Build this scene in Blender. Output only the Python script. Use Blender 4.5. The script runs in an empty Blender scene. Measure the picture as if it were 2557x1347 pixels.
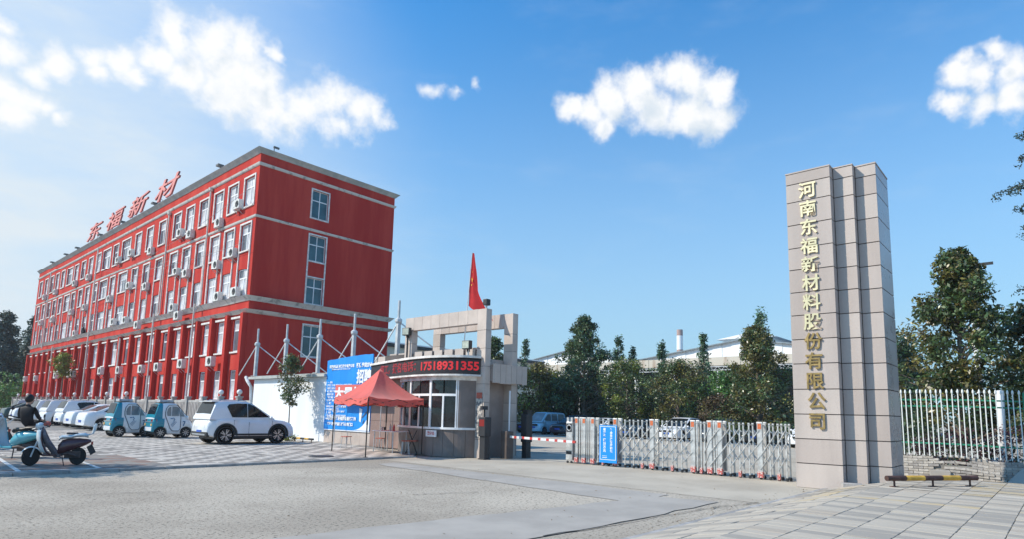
import bpy, bmesh, math, random
import numpy as np
from mathutils import Vector, Matrix
random.seed(7)
R_ = math.radians
SC = bpy.context.scene
COL = SC.collection

# ---------------------------------------------------------------- camera
cam_d = bpy.data.cameras.new('camera'); cam = bpy.data.objects.new('camera', cam_d); COL.objects.link(cam)
cam_d.sensor_width = 36; cam_d.lens = 21.66; cam_d.shift_y = 0.062
cam_d.clip_start = 0.1; cam_d.clip_end = 3000
cam.matrix_world = Matrix(((0.664326, -0.113802, -0.738729, 0), (-0.747064, -0.069614, -0.661098, 0),
                           (0.023808, 0.991062, -0.131264, 1.5), (0, 0, 0, 1)))
SC.camera = cam
SC.view_settings.view_transform = 'Standard'
SC.view_settings.look = 'None'
SC.view_settings.exposure = 0.03
SC.view_settings.gamma = 1.0

# ---------------------------------------------------------------- sun and sky
SUN_EL = R_(40); SUN_AZ = math.atan2(-0.77, 0.63)          # azimuth measured from +Y towards +X
sun_dir = Vector((math.sin(SUN_AZ) * math.cos(SUN_EL), math.cos(SUN_AZ) * math.cos(SUN_EL), math.sin(SUN_EL)))
sd = bpy.data.lights.new('sun', 'SUN'); sd.energy = 5.0; sd.angle = R_(0.53); sd.color = (1.0, 0.90, 0.76)
sun = bpy.data.objects.new('sun', sd); COL.objects.link(sun)
sun.rotation_euler = (-sun_dir).to_track_quat('-Z', 'Y').to_euler(); sun.location = (-40, 30, 60)

W = bpy.data.worlds.new('World'); SC.world = W; W.use_nodes = True
wn = W.node_tree; wn.nodes.clear()
W.cycles.sampling_method = 'MANUAL'; W.cycles.sample_map_resolution = 512
def N(t, k, **kw):
    n = t.nodes.new(k)
    for a, b in kw.items(): setattr(n, a, b)
    return n
def mth(t, op, a, b=None, c=None, clamp=False):
    n = N(t, 'ShaderNodeMath', operation=op, use_clamp=clamp)
    for i, v in enumerate((a, b, c)):
        if v is None: continue
        if isinstance(v, (int, float)): n.inputs[i].default_value = v
        else: t.links.new(v, n.inputs[i])
    return n.outputs[0]
BLOBS = [(0.264,0.835,0.483,0.036,.14),(0.3,0.822,0.484,0.048,.14),(0.34,0.802,0.49,0.041,.14),(0.323,0.831,0.452,0.060,.14),(0.283,0.849,0.447,0.042,.14),(0.358,0.812,0.461,0.039,.14),(0.37,0.784,0.498,0.017,.14),(0.153,0.896,0.416,0.024,.14),(0.183,0.884,0.43,0.023,.14),(0.21,0.874,0.439,0.027,.14),(0.23,0.875,0.426,0.022,.14),(0.19,0.89,0.414,0.021,.14),(0.133,0.907,0.4,0.021,.14),(0.422,0.793,0.439,0.05,.3),(0.448,0.772,0.45,0.046,.3),(0.488,0.75,0.446,0.044,.3),(0.41,0.812,0.416,0.046,.35),(0.472,0.774,0.422,0.042,.35),(0.51,0.74,0.439,0.035,.35),(0.348,0.834,0.429,0.051,.14),(0.382,0.82,0.426,0.047,.14),(0.245,0.856,0.455,0.030,.14),
 (0.093,0.895,0.437,0.020,.14),(0.1,0.905,0.414,0.029,.14),(0.108,0.923,0.369,0.024,.14),(0.131,0.921,0.367,0.025,.14),(0.151,0.919,0.365,0.020,.14),(0.169,0.919,0.356,0.016,.14),(0.119,0.931,0.345,0.025,.14),
 (0.562,0.674,0.48,0.03,.62),(0.586,0.656,0.475,0.024,.62),(0.607,0.627,0.489,0.018,.66),
 (0.71,0.527,0.466,0.023),(0.73,0.508,0.458,0.027),(0.745,0.475,0.469,0.035),(0.761,0.437,0.479,0.04),(0.776,0.392,0.494,0.034),(0.793,0.366,0.487,0.033),(0.813,0.342,0.471,0.027),(0.784,0.423,0.455,0.04),(0.809,0.384,0.446,0.042),(0.828,0.349,0.439,0.033),(0.747,0.497,0.442,0.024),
 (0.896,0.031,0.443,0.019),(0.905,0.017,0.425,0.026),(0.903,0.052,0.426,0.024),(0.898,0.067,0.435,0.02),(0.91,0.078,0.407,0.019),(0.917,0.051,0.395,0.024),(0.919,0.014,0.394,0.026),
 # the same kind of clouds all round, outside the frame
 (-0.05,0.9,0.42,0.05),(-0.12,0.91,0.4,0.06),(-0.4,0.8,0.45,0.06),(-0.46,0.77,0.44,0.05),(-0.8,0.3,0.5,0.07),(-0.85,-0.2,0.48,0.06),(-0.5,-0.7,0.5,0.08),(-0.44,-0.76,0.48,0.06),(0.1,-0.85,0.5,0.07),(0.6,-0.62,0.5,0.07),(0.66,-0.56,0.5,0.05),(0.86,-0.25,0.44,0.06),(0.3,0.3,0.9,0.1),(-0.3,-0.2,0.93,0.09)]
cg = bpy.data.node_groups.new('cloud_density', 'ShaderNodeTree')
cg.interface.new_socket('Vector', in_out='INPUT', socket_type='NodeSocketVector')
cg.interface.new_socket('Density', in_out='OUTPUT', socket_type='NodeSocketFloat')
gi = N(cg, 'NodeGroupInput'); go = N(cg, 'NodeGroupOutput')
nz = N(cg, 'ShaderNodeTexNoise'); nz.inputs['Scale'].default_value = 18; nz.inputs['Detail'].default_value = 4; nz.inputs['Roughness'].default_value = 0.55
cg.links.new(gi.outputs[0], nz.inputs['Vector'])
sb = N(cg, 'ShaderNodeVectorMath', operation='SUBTRACT'); sb.inputs[1].default_value = (0.5, 0.5, 0.5)
cg.links.new(nz.outputs['Color'], sb.inputs[0])
wsc = N(cg, 'ShaderNodeVectorMath', operation='SCALE'); wsc.inputs['Scale'].default_value = 0.05
cg.links.new(sb.outputs[0], wsc.inputs[0])
wv = N(cg, 'ShaderNodeVectorMath', operation='ADD')
cg.links.new(gi.outputs[0], wv.inputs[0]); cg.links.new(wsc.outputs[0], wv.inputs[1])
cur = None
for (bx_, by_, bz_, br_, *pen_) in BLOBS:
    v = Vector((bx_, by_, bz_)).normalized()
    d = N(cg, 'ShaderNodeVectorMath', operation='DISTANCE'); d.inputs[1].default_value = v
    cg.links.new(wv.outputs[0], d.inputs[0])
    m = mth(cg, 'MULTIPLY_ADD', d.outputs['Value'], -1.0 / br_, 1.0 - (pen_[0] if pen_ else 0.0))
    cur = m if cur is None else mth(cg, 'SMOOTH_MAX', cur, m, 0.25)
n2 = N(cg, 'ShaderNodeTexNoise'); n2.inputs['Scale'].default_value = 26; n2.inputs['Detail'].default_value = 7; n2.inputs['Roughness'].default_value = 0.6
cg.links.new(gi.outputs[0], n2.inputs['Vector'])
fb = mth(cg, 'MULTIPLY_ADD', n2.outputs['Fac'], 1.55, -0.74)
den = mth(cg, 'ADD', cur, fb)
cg.links.new(den, go.inputs[0])

tc = N(wn, 'ShaderNodeTexCoord')
sky = N(wn, 'ShaderNodeTexSky', sky_type='NISHITA'); sky.sun_disc = False
sky.sun_elevation = SUN_EL; sky.sun_rotation = SUN_AZ
sky.air_density = 1.15; sky.dust_density = 0.6; sky.ozone_density = 2.5; sky.altitude = 0
g1 = N(wn, 'ShaderNodeGroup'); g1.node_tree = cg; wn.links.new(tc.outputs['Generated'], g1.inputs[0])
off = N(wn, 'ShaderNodeVectorMath', operation='ADD'); off.inputs[1].default_value = (sun_dir + Vector((0, 0, 0.6))).normalized() * 0.034
wn.links.new(tc.outputs['Generated'], off.inputs[0])
g2 = N(wn, 'ShaderNodeGroup'); g2.node_tree = cg; wn.links.new(off.outputs[0], g2.inputs[0])
al = N(wn, 'ShaderNodeMapRange', interpolation_type='SMOOTHSTEP'); al.inputs['From Min'].default_value = -0.26; al.inputs['From Max'].default_value = 0.66
wn.links.new(g1.outputs[0], al.inputs['Value'])
sh = N(wn, 'ShaderNodeMapRange', interpolation_type='SMOOTHSTEP'); sh.inputs['From Min'].default_value = 0.25; sh.inputs['From Max'].default_value = 1.0
wn.links.new(g2.outputs[0], sh.inputs['Value'])
cc = N(wn, 'ShaderNodeMix', data_type='RGBA'); cc.inputs['A'].default_value = (9.0, 9.1, 9.2, 1); cc.inputs['B'].default_value = (6.4, 7.2, 8.0, 1)
wn.links.new(sh.outputs[0], cc.inputs['Factor'])
# thin high veil towards the sun side and along the horizon
sx = N(wn, 'ShaderNodeVectorMath', operation='DOT_PRODUCT'); sx.inputs[1].default_value = Vector((-0.1, 0.985, 0.16)).normalized()
wn.links.new(tc.outputs['Generated'], sx.inputs[0])
n3 = N(wn, 'ShaderNodeTexNoise'); n3.inputs['Scale'].default_value = 5; n3.inputs['Detail'].default_value = 6; n3.inputs['Roughness'].default_value = 0.6
mpv = N(wn, 'ShaderNodeMapping'); mpv.inputs['Scale'].default_value = (1, 1, 3.2); mpv.inputs['Rotation'].default_value = (0.3, 0.5, 0)
wn.links.new(tc.outputs['Generated'], mpv.inputs['Vector']); wn.links.new(mpv.outputs[0], n3.inputs['Vector'])
vl = N(wn, 'ShaderNodeMapRange', interpolation_type='SMOOTHSTEP'); vl.inputs['From Min'].default_value = 0.66; vl.inputs['From Max'].default_value = 1.03
wn.links.new(sx.outputs['Value'], vl.inputs['Value'])
vf = mth(wn, 'MULTIPLY_ADD', n3.outputs['Fac'], 0.9, 0.45)
veil = mth(wn, 'MULTIPLY', vl.outputs[0], vf, clamp=True)
ci = N(wn, 'ShaderNodeMapRange', interpolation_type='SMOOTHSTEP'); ci.inputs['From Min'].default_value = 0.5; ci.inputs['From Max'].default_value = 0.85; ci.inputs['To Max'].default_value = 0.12
wn.links.new(n3.outputs['Fac'], ci.inputs['Value'])
sz = N(wn, 'ShaderNodeSeparateXYZ'); wn.links.new(tc.outputs['Generated'], sz.inputs[0])
hz = N(wn, 'ShaderNodeMapRange', interpolation_type='SMOOTHSTEP'); hz.inputs['From Min'].default_value = 0.70; hz.inputs['From Max'].default_value = -0.05; hz.inputs['To Max'].default_value = 0.86
wn.links.new(sz.outputs['Z'], hz.inputs['Value'])
veil2 = mth(wn, 'ADD', veil, ci.outputs[0], clamp=True)
mh = N(wn, 'ShaderNodeMix', data_type='RGBA'); mh.inputs['B'].default_value = (4.4, 5.9, 6.9, 1)
wn.links.new(hz.outputs[0], mh.inputs['Factor'])
skyc = N(wn, 'ShaderNodeMix', data_type='RGBA', blend_type='MULTIPLY'); skyc.inputs['Factor'].default_value = 1; skyc.inputs['B'].default_value = (0.36, 1.44, 2.1, 1)
wn.links.new(sky.outputs[0], skyc.inputs['A'])
mv = N(wn, 'ShaderNodeMix', data_type='RGBA'); mv.inputs['B'].default_value = (6.8, 7.6, 8.2, 1)
wn.links.new(veil2, mv.inputs['Factor']); wn.links.new(skyc.outputs['Result'], mh.inputs['A']); wn.links.new(mh.outputs['Result'], mv.inputs['A'])
mc = N(wn, 'ShaderNodeMix', data_type='RGBA')
wn.links.new(al.outputs[0], mc.inputs['Factor']); wn.links.new(mv.outputs['Result'], mc.inputs['A']); wn.links.new(cc.outputs['Result'], mc.inputs['B'])
bg = N(wn, 'ShaderNodeBackground'); bg.inputs['Strength'].default_value = 0.11
wo = N(wn, 'ShaderNodeOutputWorld')
wn.links.new(mc.outputs['Result'], bg.inputs['Color']); wn.links.new(bg.outputs[0], wo.inputs['Surface'])

# ---------------------------------------------------------------- helpers
MATS = {}
def mat(name, col, rough=0.7, metal=0.0, var=0.18, scale=2.0, col2=None, mix=(0.35, 0.7), bump=0.0, bscale=30.0, spec=0.5, coat=0.0, emit=None, island=0.0, transl=0.0, streak=False, speck=None, alpha=None):
    if name in MATS: return MATS[name]
    m = bpy.data.materials.new(name); m.use_nodes = True; t = m.node_tree
    b = t.nodes['Principled BSDF']
    b.inputs['Roughness'].default_value = rough; b.inputs['Metallic'].default_value = metal
    b.inputs['Specular IOR Level'].default_value = spec; b.inputs['Coat Weight'].default_value = coat; b.inputs['Coat Roughness'].default_value = 0.04
    c = N(t, 'ShaderNodeTexCoord')
    n = N(t, 'ShaderNodeTexNoise'); n.inputs['Scale'].default_value = scale; n.inputs['Detail'].default_value = 7; n.inputs['Roughness'].default_value = 0.62
    if streak:
        mp = N(t, 'ShaderNodeMapping'); mp.inputs['Scale'].default_value = (1, 1, 0.12); t.links.new(c.outputs['Object'], mp.inputs[0]); t.links.new(mp.outputs[0], n.inputs['Vector'])
    else: t.links.new(c.outputs['Object'], n.inputs['Vector'])
    mr = N(t, 'ShaderNodeMapRange', interpolation_type='SMOOTHSTEP'); mr.inputs['From Min'].default_value = mix[0]; mr.inputs['From Max'].default_value = mix[1]
    t.links.new(n.outputs['Fac'], mr.inputs['Value'])
    mx = N(t, 'ShaderNodeMix', data_type='RGBA')
    if col2 is None: A = [x * (1 - var) for x in col]; B = [min(1, x * (1 + var)) for x in col]
    else: A = col; B = col2
    mx.inputs['A'].default_value = (*A, 1); mx.inputs['B'].default_value = (*B, 1)
    t.links.new(mr.outputs[0], mx.inputs['Factor'])
    out = mx.outputs['Result']
    if speck:
        sc_, cs, th = speck
        nn = N(t, 'ShaderNodeTexNoise'); nn.inputs['Scale'].default_value = sc_; nn.inputs['Detail'].default_value = 3; nn.inputs['Roughness'].default_value = 0.7
        t.links.new(c.outputs['Object'], nn.inputs['Vector'])
        m2 = N(t, 'ShaderNodeMapRange'); m2.inputs['From Min'].default_value = th; m2.inputs['From Max'].default_value = th + 0.09
        t.links.new(nn.outputs['Fac'], m2.inputs['Value'])
        x2 = N(t, 'ShaderNodeMix', data_type='RGBA'); x2.inputs['B'].default_value = (*cs, 1)
        t.links.new(m2.outputs[0], x2.inputs['Factor']); t.links.new(out, x2.inputs['A']); out = x2.outputs['Result']
    if island:
        g = N(t, 'ShaderNodeNewGeometry'); hs = N(t, 'ShaderNodeHueSaturation')
        v = mth(t, 'MULTIPLY_ADD', g.outputs['Random Per Island'], 2 * island, 1 - island); t.links.new(v, hs.inputs['Value'])
        h = mth(t, 'MULTIPLY_ADD', g.outputs['Random Per Island'], 0.06 if transl else 0.0, 0.47 if transl else 0.5); t.links.new(h, hs.inputs['Hue'])
        t.links.new(out, hs.inputs['Color']); out = hs.outputs[0]
    t.links.new(out, b.inputs['Base Color'])
    rv = mth(t, 'MULTIPLY_ADD', n.outputs['Fac'], 0.25, rough - 0.12, clamp=True); t.links.new(rv, b.inputs['Roughness'])
    if bump:
        bn = N(t, 'ShaderNodeTexNoise'); bn.inputs['Scale'].default_value = bscale; bn.inputs['Detail'].default_value = 5
        t.links.new(c.outputs['Object'], bn.inputs['Vector'])
        bp = N(t, 'ShaderNodeBump'); bp.inputs['Strength'].default_value = bump; bp.inputs['Distance'].default_value = 0.02
        t.links.new(bn.outputs['Fac'], bp.inputs['Height']); t.links.new(bp.outputs[0], b.inputs['Normal'])
    if emit:
        b.inputs['Emission Color'].default_value = (*emit[0], 1); b.inputs['Emission Strength'].default_value = emit[1]
    if transl:
        tr = N(t, 'ShaderNodeBsdfTranslucent'); t.links.new(out, tr.inputs['Color'])
        ms = N(t, 'ShaderNodeMixShader'); ms.inputs[0].default_value = transl
        t.links.new(b.outputs[0], ms.inputs[1]); t.links.new(tr.outputs[0], ms.inputs[2])
        t.links.new(ms.outputs[0], t.nodes['Material Output'].inputs['Surface'])
    MATS[name] = m
    return m

class MB:
    def __init__(s): s.v = []; s.f = []; s.m = []; s.k = 0
    def add(s, vs, fs):
        o = len(s.v); s.v += [tuple(v) for v in vs]; s.f += [tuple(i + o for i in f) for f in fs]; s.m += [s.k] * len(fs); return s
    def box(s, x0, x1, y0, y1, z0, z1):
        return s.add([(x0,y0,z0),(x1,y0,z0),(x1,y1,z0),(x0,y1,z0),(x0,y0,z1),(x1,y0,z1),(x1,y1,z1),(x0,y1,z1)],
                     [(0,3,2,1),(4,5,6,7),(0,1,5,4),(1,2,6,5),(2,3,7,6),(3,0,4,7)])
    def beam(s, p0, p1, w, h, up=(0, 0, 1)):
        p0, p1 = Vector(p0), Vector(p1); d = (p1 - p0).normalized(); u = Vector(up)
        if abs(d.dot(u)) > 0.98: u = Vector((1, 0, 0))
        a = d.cross(u).normalized() * (w / 2); b = a.cross(d).normalized() * (h / 2)
        vs = [p + i * a + j * b for p in (p0, p1) for i, j in ((-1, -1), (1, -1), (1, 1), (-1, 1))]
        return s.add(vs, [(3,2,1,0),(4,5,6,7),(0,1,5,4),(1,2,6,5),(2,3,7,6),(3,0,4,7)])
    def tube(s, pts, rs, n=8, cap=True):
        pts = [Vector(p) for p in pts]
        if isinstance(rs, (int, float)): rs = [rs] * len(pts)
        vs = []; prev = None
        for i, p in enumerate(pts):
            d = (pts[min(i + 1, len(pts) - 1)] - pts[max(i - 1, 0)]).normalized()
            if prev is None:
                u = Vector((0, 0, 1)) if abs(d.z) < 0.9 else Vector((1, 0, 0)); a = d.cross(u).normalized()
            else: a = (prev - d * prev.dot(d)).normalized()
            prev = a; b = d.cross(a)
            for k in range(n):
                t = 2 * math.pi * k / n; vs.append(p + rs[i] * (math.cos(t) * a + math.sin(t) * b))
        fs = [(i*n+k, i*n+(k+1)%n, (i+1)*n+(k+1)%n, (i+1)*n+k) for i in range(len(pts)-1) for k in range(n)]
        if cap: fs += [tuple(range(n-1, -1, -1)), tuple((len(pts)-1)*n+k for k in range(n))]
        return s.add(vs, fs)
    def lathe(s, prof, n=16, c=(0, 0, 0), axis='z'):
        vs = []
        for r, h in prof:
            for k in range(n):
                t = 2*math.pi*k/n; a, b = r*math.cos(t), r*math.sin(t)
                p = {'z': (a, b, h), 'y': (a, h, -b), 'x': (h, a, b)}[axis]
                vs.append((p[0]+c[0], p[1]+c[1], p[2]+c[2]))
        L = len(prof)
        fs = [(i*n+k, i*n+(k+1)%n, (i+1)*n+(k+1)%n, (i+1)*n+k) for i in range(L-1) for k in range(n)]
        if prof[0][0] > 1e-5: fs.append(tuple(range(n-1, -1, -1)))
        if prof[-1][0] > 1e-5: fs.append(tuple((L-1)*n+k for k in range(n)))
        return s.add(vs, fs)
    def prism(s, poly, z0, z1):
        n = len(poly)
        vs = [(x, y, z0) for x, y in poly] + [(x, y, z1) for x, y in poly]
        return s.add(vs, [tuple(range(n-1, -1, -1)), tuple(range(n, 2*n))] + [(i, (i+1) % n, n+(i+1) % n, n+i) for i in range(n)])
    def sphere(s, c, r, n=10, sq=(1, 1, 1)):
        vs = []; m = n // 2 + 1
        for i in range(m + 1):
            a = math.pi * i / m
            for k in range(n):
                t = 2*math.pi*k/n; vs.append((c[0]+r*sq[0]*math.sin(a)*math.cos(t), c[1]+r*sq[1]*math.sin(a)*math.sin(t), c[2]-r*sq[2]*math.cos(a)))
        return s.add(vs, [(i*n+k, i*n+(k+1)%n, (i+1)*n+(k+1)%n, (i+1)*n+k) for i in range(m) for k in range(n)])
    def mesh(s, name, mats, smooth=False, bevel=0.0):
        me = bpy.data.meshes.new(name); me.from_pydata(s.v, [], s.f)
        for m in (mats if isinstance(mats, (list, tuple)) else [mats]): me.materials.append(m)
        me.polygons.foreach_set('material_index', s.m)
        bm = bmesh.new(); bm.from_mesh(me)
        bmesh.ops.remove_doubles(bm, verts=bm.verts, dist=1e-5) if smooth else None
        if bevel:
            bmesh.ops.bevel(bm, geom=[e for e in bm.edges], offset=bevel, segments=2, affect='EDGES', clamp_overlap=True, profile=0.6)
        bmesh.ops.recalc_face_normals(bm, faces=bm.faces)
        if smooth:
            for f in bm.faces: f.smooth = True
            for e in bm.edges:
                if len(e.link_faces) == 2 and e.calc_face_angle(0) > R_(38): e.smooth = False
        bm.to_mesh(me); bm.free()
        return me
    def build(s, name, mats, parent=None, **kw): return link(name, s.mesh(name, mats, **kw), parent)

def link(name, me, parent=None, loc=None, rz=None):
    o = bpy.data.objects.new(name, me); COL.objects.link(o)
    if parent: o.parent = parent
    if loc is not None: o.location = loc
    if rz is not None: o.rotation_euler.z = rz
    return o
def tag(o, label, cat, group=None):
    o['label'] = label; o['category'] = cat
    if group: o['group'] = group
    return o
def thing(name, label, cat, loc=(0, 0, 0), rz=0, group=None, scale=None):
    o = bpy.data.objects.new(name, None); COL.objects.link(o); o.location = loc; o.rotation_euler.z = rz
    o.empty_display_size = 0.2
    if scale: o.scale = scale
    return tag(o, label, cat, group)
def struct(name, mb, m, **kw):
    o = mb.build(name, m, **kw); o['kind'] = 'structure'; return o
def copy_tree(o, parent=None, label=None, loc=None, rz=None):
    c = o.copy(); COL.objects.link(c); c.parent = parent
    if label: c['label'] = label
    if loc is not None: c.location = loc
    if rz is not None: c.rotation_euler.z = rz
    for ch in o.children: copy_tree(ch, c)
    return c
def ordinal(n): return ['first','second','third','fourth','fifth','sixth','seventh','eighth','ninth','tenth','eleventh','twelfth','thirteenth','fourteenth','fifteenth','sixteenth','seventeenth','eighteenth','nineteenth','twentieth','twenty-first','twenty-second','twenty-third'][n]
def text_mesh(body, size, m, extrude=0.01, offset=0.0, shear=0.0, xs=1.0, align='CENTER', bev=0.0):
    cu = bpy.data.curves.new('lettering', 'FONT'); cu.body = body; cu.size = size; cu.extrude = extrude; cu.offset = offset; cu.shear = shear
    cu.align_x = align; cu.align_y = 'CENTER'; cu.resolution_u = 3; cu.bevel_depth = bev
    o = bpy.data.objects.new('lettering', cu); COL.objects.link(o)
    dg = bpy.context.evaluated_depsgraph_get(); me = bpy.data.meshes.new_from_object(o.evaluated_get(dg))
    bpy.data.objects.remove(o); bpy.data.curves.remove(cu)
    if xs != 1.0: me.transform(Matrix.Diagonal((xs, 1, 1, 1)))
    me.materials.clear(); me.materials.append(m)
    return me
# text lies in local XY; face it towards -X with the reading direction running along -Y
FACE_MX = Matrix(((0, 0, -1, 0), (-1, 0, 0, 0), (0, 1, 0, 0), (0, 0, 0, 1)))
# ---------------------------------------------------------------- materials
m_red = mat('red_stucco', (0.43, 0.036, 0.030), 0.9, col2=(0.53, 0.064, 0.048), mix=(0.38, 0.66), scale=0.8, bump=0.25, bscale=40, streak=True, spec=0.12)
m_white_trim = mat('white_trim', (0.70, 0.68, 0.65), 0.75, var=0.22, scale=3)
m_ledge = mat('weathered_ledge', (0.60, 0.58, 0.54), 0.85, col2=(0.22, 0.22, 0.2), mix=(0.5, 0.72), scale=2.2, bump=0.2)
m_cornice = mat('cornice_concrete', (0.34, 0.37, 0.36), 0.85, col2=(0.5, 0.5, 0.47), scale=1.5)
m_roof = mat('roof_felt', (0.3, 0.3, 0.3), 0.9)
m_frame = mat('window_frame_white', (0.80, 0.81, 0.82), 0.45, var=0.08)
m_glass = mat('window_glass', (0.16, 0.18, 0.21), 0.06, var=0.4, scale=0.4, spec=0.8)
m_curtain = mat('curtained_glass', (0.70, 0.71, 0.73), 0.2, var=0.3, scale=1.3, spec=0.7)
m_teal_glass = mat('teal_window_glass', (0.02, 0.085, 0.11), 0.06, var=0.4, scale=0.8, spec=0.7)
m_ac = mat('air_conditioner_white', (0.66, 0.66, 0.63), 0.5, var=0.12, scale=6)
m_dark = mat('dark_plastic', (0.025, 0.026, 0.03), 0.5)
m_black = mat('black_metal', (0.012, 0.012, 0.013), 0.4)
m_pipe = mat('drainpipe_plastic', (0.66, 0.62, 0.56), 0.6, var=0.15)
m_gran = mat('granite_cladding', (0.50, 0.425, 0.375), 0.62, var=0.10, scale=1.2, speck=(260, (0.30, 0.25, 0.23), 0.60), bump=0.05)
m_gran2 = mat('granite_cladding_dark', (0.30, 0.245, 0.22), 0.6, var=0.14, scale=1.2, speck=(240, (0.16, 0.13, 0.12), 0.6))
m_joint = mat('dark_joint', (0.10, 0.085, 0.08), 0.9)
m_steel = mat('stainless_steel', (0.62, 0.61, 0.59), 0.36, metal=0.55, var=0.22, scale=5)
m_steel_grey = mat('galvanised_steel', (0.52, 0.54, 0.55), 0.5, metal=0.35, var=0.2, scale=3)
m_gold = mat('gilded_letter', (0.84, 0.70, 0.42), 0.35, metal=0.6, var=0.12, scale=2)
m_gold_brown = mat('brown_gilded_letter', (0.36, 0.25, 0.10), 0.45, metal=0.75, var=0.25, scale=6)  # brown gilt; the upper letters' paler gold paints in a bright reflection
m_paint_white = mat('white_paint', (0.76, 0.77, 0.78), 0.55, var=0.06)
m_rubber = mat('tyre_rubber', (0.018, 0.018, 0.019), 0.8)
m_trunk = mat('tree_bark', (0.17, 0.14, 0.11), 0.9, var=0.3, scale=8, bump=0.4)
m_white_led = mat('white_wall_paint', (0.74, 0.77, 0.80), 0.8, var=0.06, scale=0.9, streak=True)

# ---------------------------------------------------------------- ground
m_asph = mat('aged_concrete_road', (0.345, 0.305, 0.25), 0.92, col2=(0.49, 0.44, 0.365), mix=(0.36, 0.64), scale=0.22, speck=(20, (0.12, 0.108, 0.09), 0.545), spec=0.2, bump=0.5, bscale=45)
m_apron = mat('smooth_concrete', (0.47, 0.425, 0.35), 0.9, col2=(0.375, 0.335, 0.275), spec=0.2, scale=0.6, bump=0.15, bscale=40, speck=(60, (0.27, 0.265, 0.25), 0.66))
m_strip = mat('grey_cement_patch', (0.37, 0.345, 0.31), 0.85, spec=0.2, var=0.10, scale=0.9, bump=0.08, bscale=50)
def wobble(p0, p1, n=14, a=0.06):
    return [(p0[0]+(p1[0]-p0[0])*i/n+random.uniform(-a, a), p0[1]+(p1[1]-p0[1])*i/n+random.uniform(-a, a)) for i in range(n+1)]
def sheet(name, poly, z, m, kind='structure'):
    mb = MB(); mb.add([(x, y, z) for x, y in poly], [tuple(range(len(poly)))]); o = mb.build(name, m); o['kind'] = kind; return o
sheet('ground', [(-600, -600), (900, -600), (900, 900), (-600, 900)], 0.0, m_asph)
sheet('forecourt', [(11.6, 4.2), (80, 4.2), (80, 62), (19.5, 62), (19.5, 15), (14.9, 15.2), (13.6, 16.2), (11.9, 16.2)], 0.004, m_apron)
sheet('concrete_strip', wobble((11.55, 14.9), (11.35, 5.9)) + wobble((9.75, 5.9), (10.75, 14.6)), 0.008, m_strip)
sheet('concrete_strip', wobble((3.2, 7.0), (10.9, 5.95)) + wobble((11.1, 4.75), (3.6, 5.0)), 0.012, m_strip)
# cracks of the road: thin dark fissures
m_crack = mat('crack_dirt', (0.10, 0.095, 0.09), 0.95)
cr = MB()
for (a, b) in (((6.2, 4.95), (9.9, 4.62)), ((9.9, 4.62), (11.6, 4.3)), ((7.4, 8.9), (8.6, 8.5)), ((3.1, 12.2), (4.2, 11.9)), ((9.2, 14.2), (11.7, 12.6))):
    pts = wobble(a, b, 10, 0.05); w = 0.012
    cr.add([(x, y - w*random.uniform(.4, 1.5), 0.016) for x, y in pts] + [(x, y + w*random.uniform(.4, 1.5), 0.016) for x, y in reversed(pts)], [(i, i+1, 20-i, 21-i) for i in range(10)])
o = cr.build('road_crack', m_crack); o['kind'] = 'structure'

# parking court: raised slab with kerb and checkered paving
PZ = 0.06
m_slab = mat('paving_bed', (0.22, 0.215, 0.205), 0.95)
pk = MB(); pk.prism([(-3, 16.25), (13.4, 16.25), (14.3, 17.2), (14.6, 19.0), (15.5, 22), (15.8, 34), (15.8, 110), (-3, 110)], -0.2, PZ - 0.012)
park = struct('parking_court', pk, m_slab)
kb = MB()
for i in range(17):
    x0 = -2.9 + i * 0.96
    kb.box(x0, x0 + 0.945, 16.13 + random.uniform(-.006, .006), 16.26, -0.1, PZ + random.uniform(-0.006, 0.006))
struct('kerb', kb, mat('kerb_stone', (0.33, 0.32, 0.31), 0.9, var=0.25, scale=3))
m_t1 = mat('pale_paver', (0.56, 0.52, 0.465), 0.85, spec=0.2, var=0.14, scale=1.1, bump=0.1)
m_t2 = mat('grey_paver', (0.29, 0.27, 0.245), 0.85, spec=0.2, var=0.18, scale=1.1, bump=0.1)
m_t3 = mat('red_paver', (0.30, 0.215, 0.18), 0.85, spec=0.2, var=0.18, scale=1.1, bump=0.1)
TS = 0.4
def paver_mesh(name, m, sx, sy, h=0.05):
    b = MB(); g = 0.004; c = 0.004
    b.add([(g, g, -h), (sx-g, g, -h), (sx-g, sy-g, -h), (g, sy-g, -h), (g, g, -c), (sx-g, g, -c), (sx-g, sy-g, -c), (g, sy-g, -c),
           (g+c, g+c, 0), (sx-g-c, g+c, 0), (sx-g-c, sy-g-c, 0), (g+c, sy-g-c, 0)],
          [(0,1,5,4),(1,2,6,5),(2,3,7,6),(3,0,4,7),(4,5,9,8),(5,6,10,9),(6,7,11,10),(7,4,8,11),(8,9,10,11)])
    return b.mesh(name, m)
me_t = [paver_mesh('paver', m, TS, TS) for m in (m_t1, m_t2, m_t3)]
rest = MB(); cells = []
for i in range(-7, 40):
    for j in range(0, 60):
        x = i * TS; y = 16.30 + j * TS
        if x > 13.2 and y < 22 and x > 13.2 + (y - 16.3) * 0.33: continue
        if x > 15.3: continue
        if j > 52 and i < 8: continue
        k = (0 if (i + j) % 2 else 1)
        if random.random() < 0.10: k = 1 - k
        if x < 5.9 - (y - 16.3) * 0.0 and y < 20.5: k = 2 if random.random() < 0.45 else 1  # brownish pavers here; the mostly dark mix also paints in the tree shade
        cells.append((math.hypot(x - 0, y), x, y, k))
vis = sorted([c for c in cells if c[1] > 2.4 + (c[2] - 16.3) * 0.1])
keep = set(id(c) for c in vis[:300])
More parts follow.
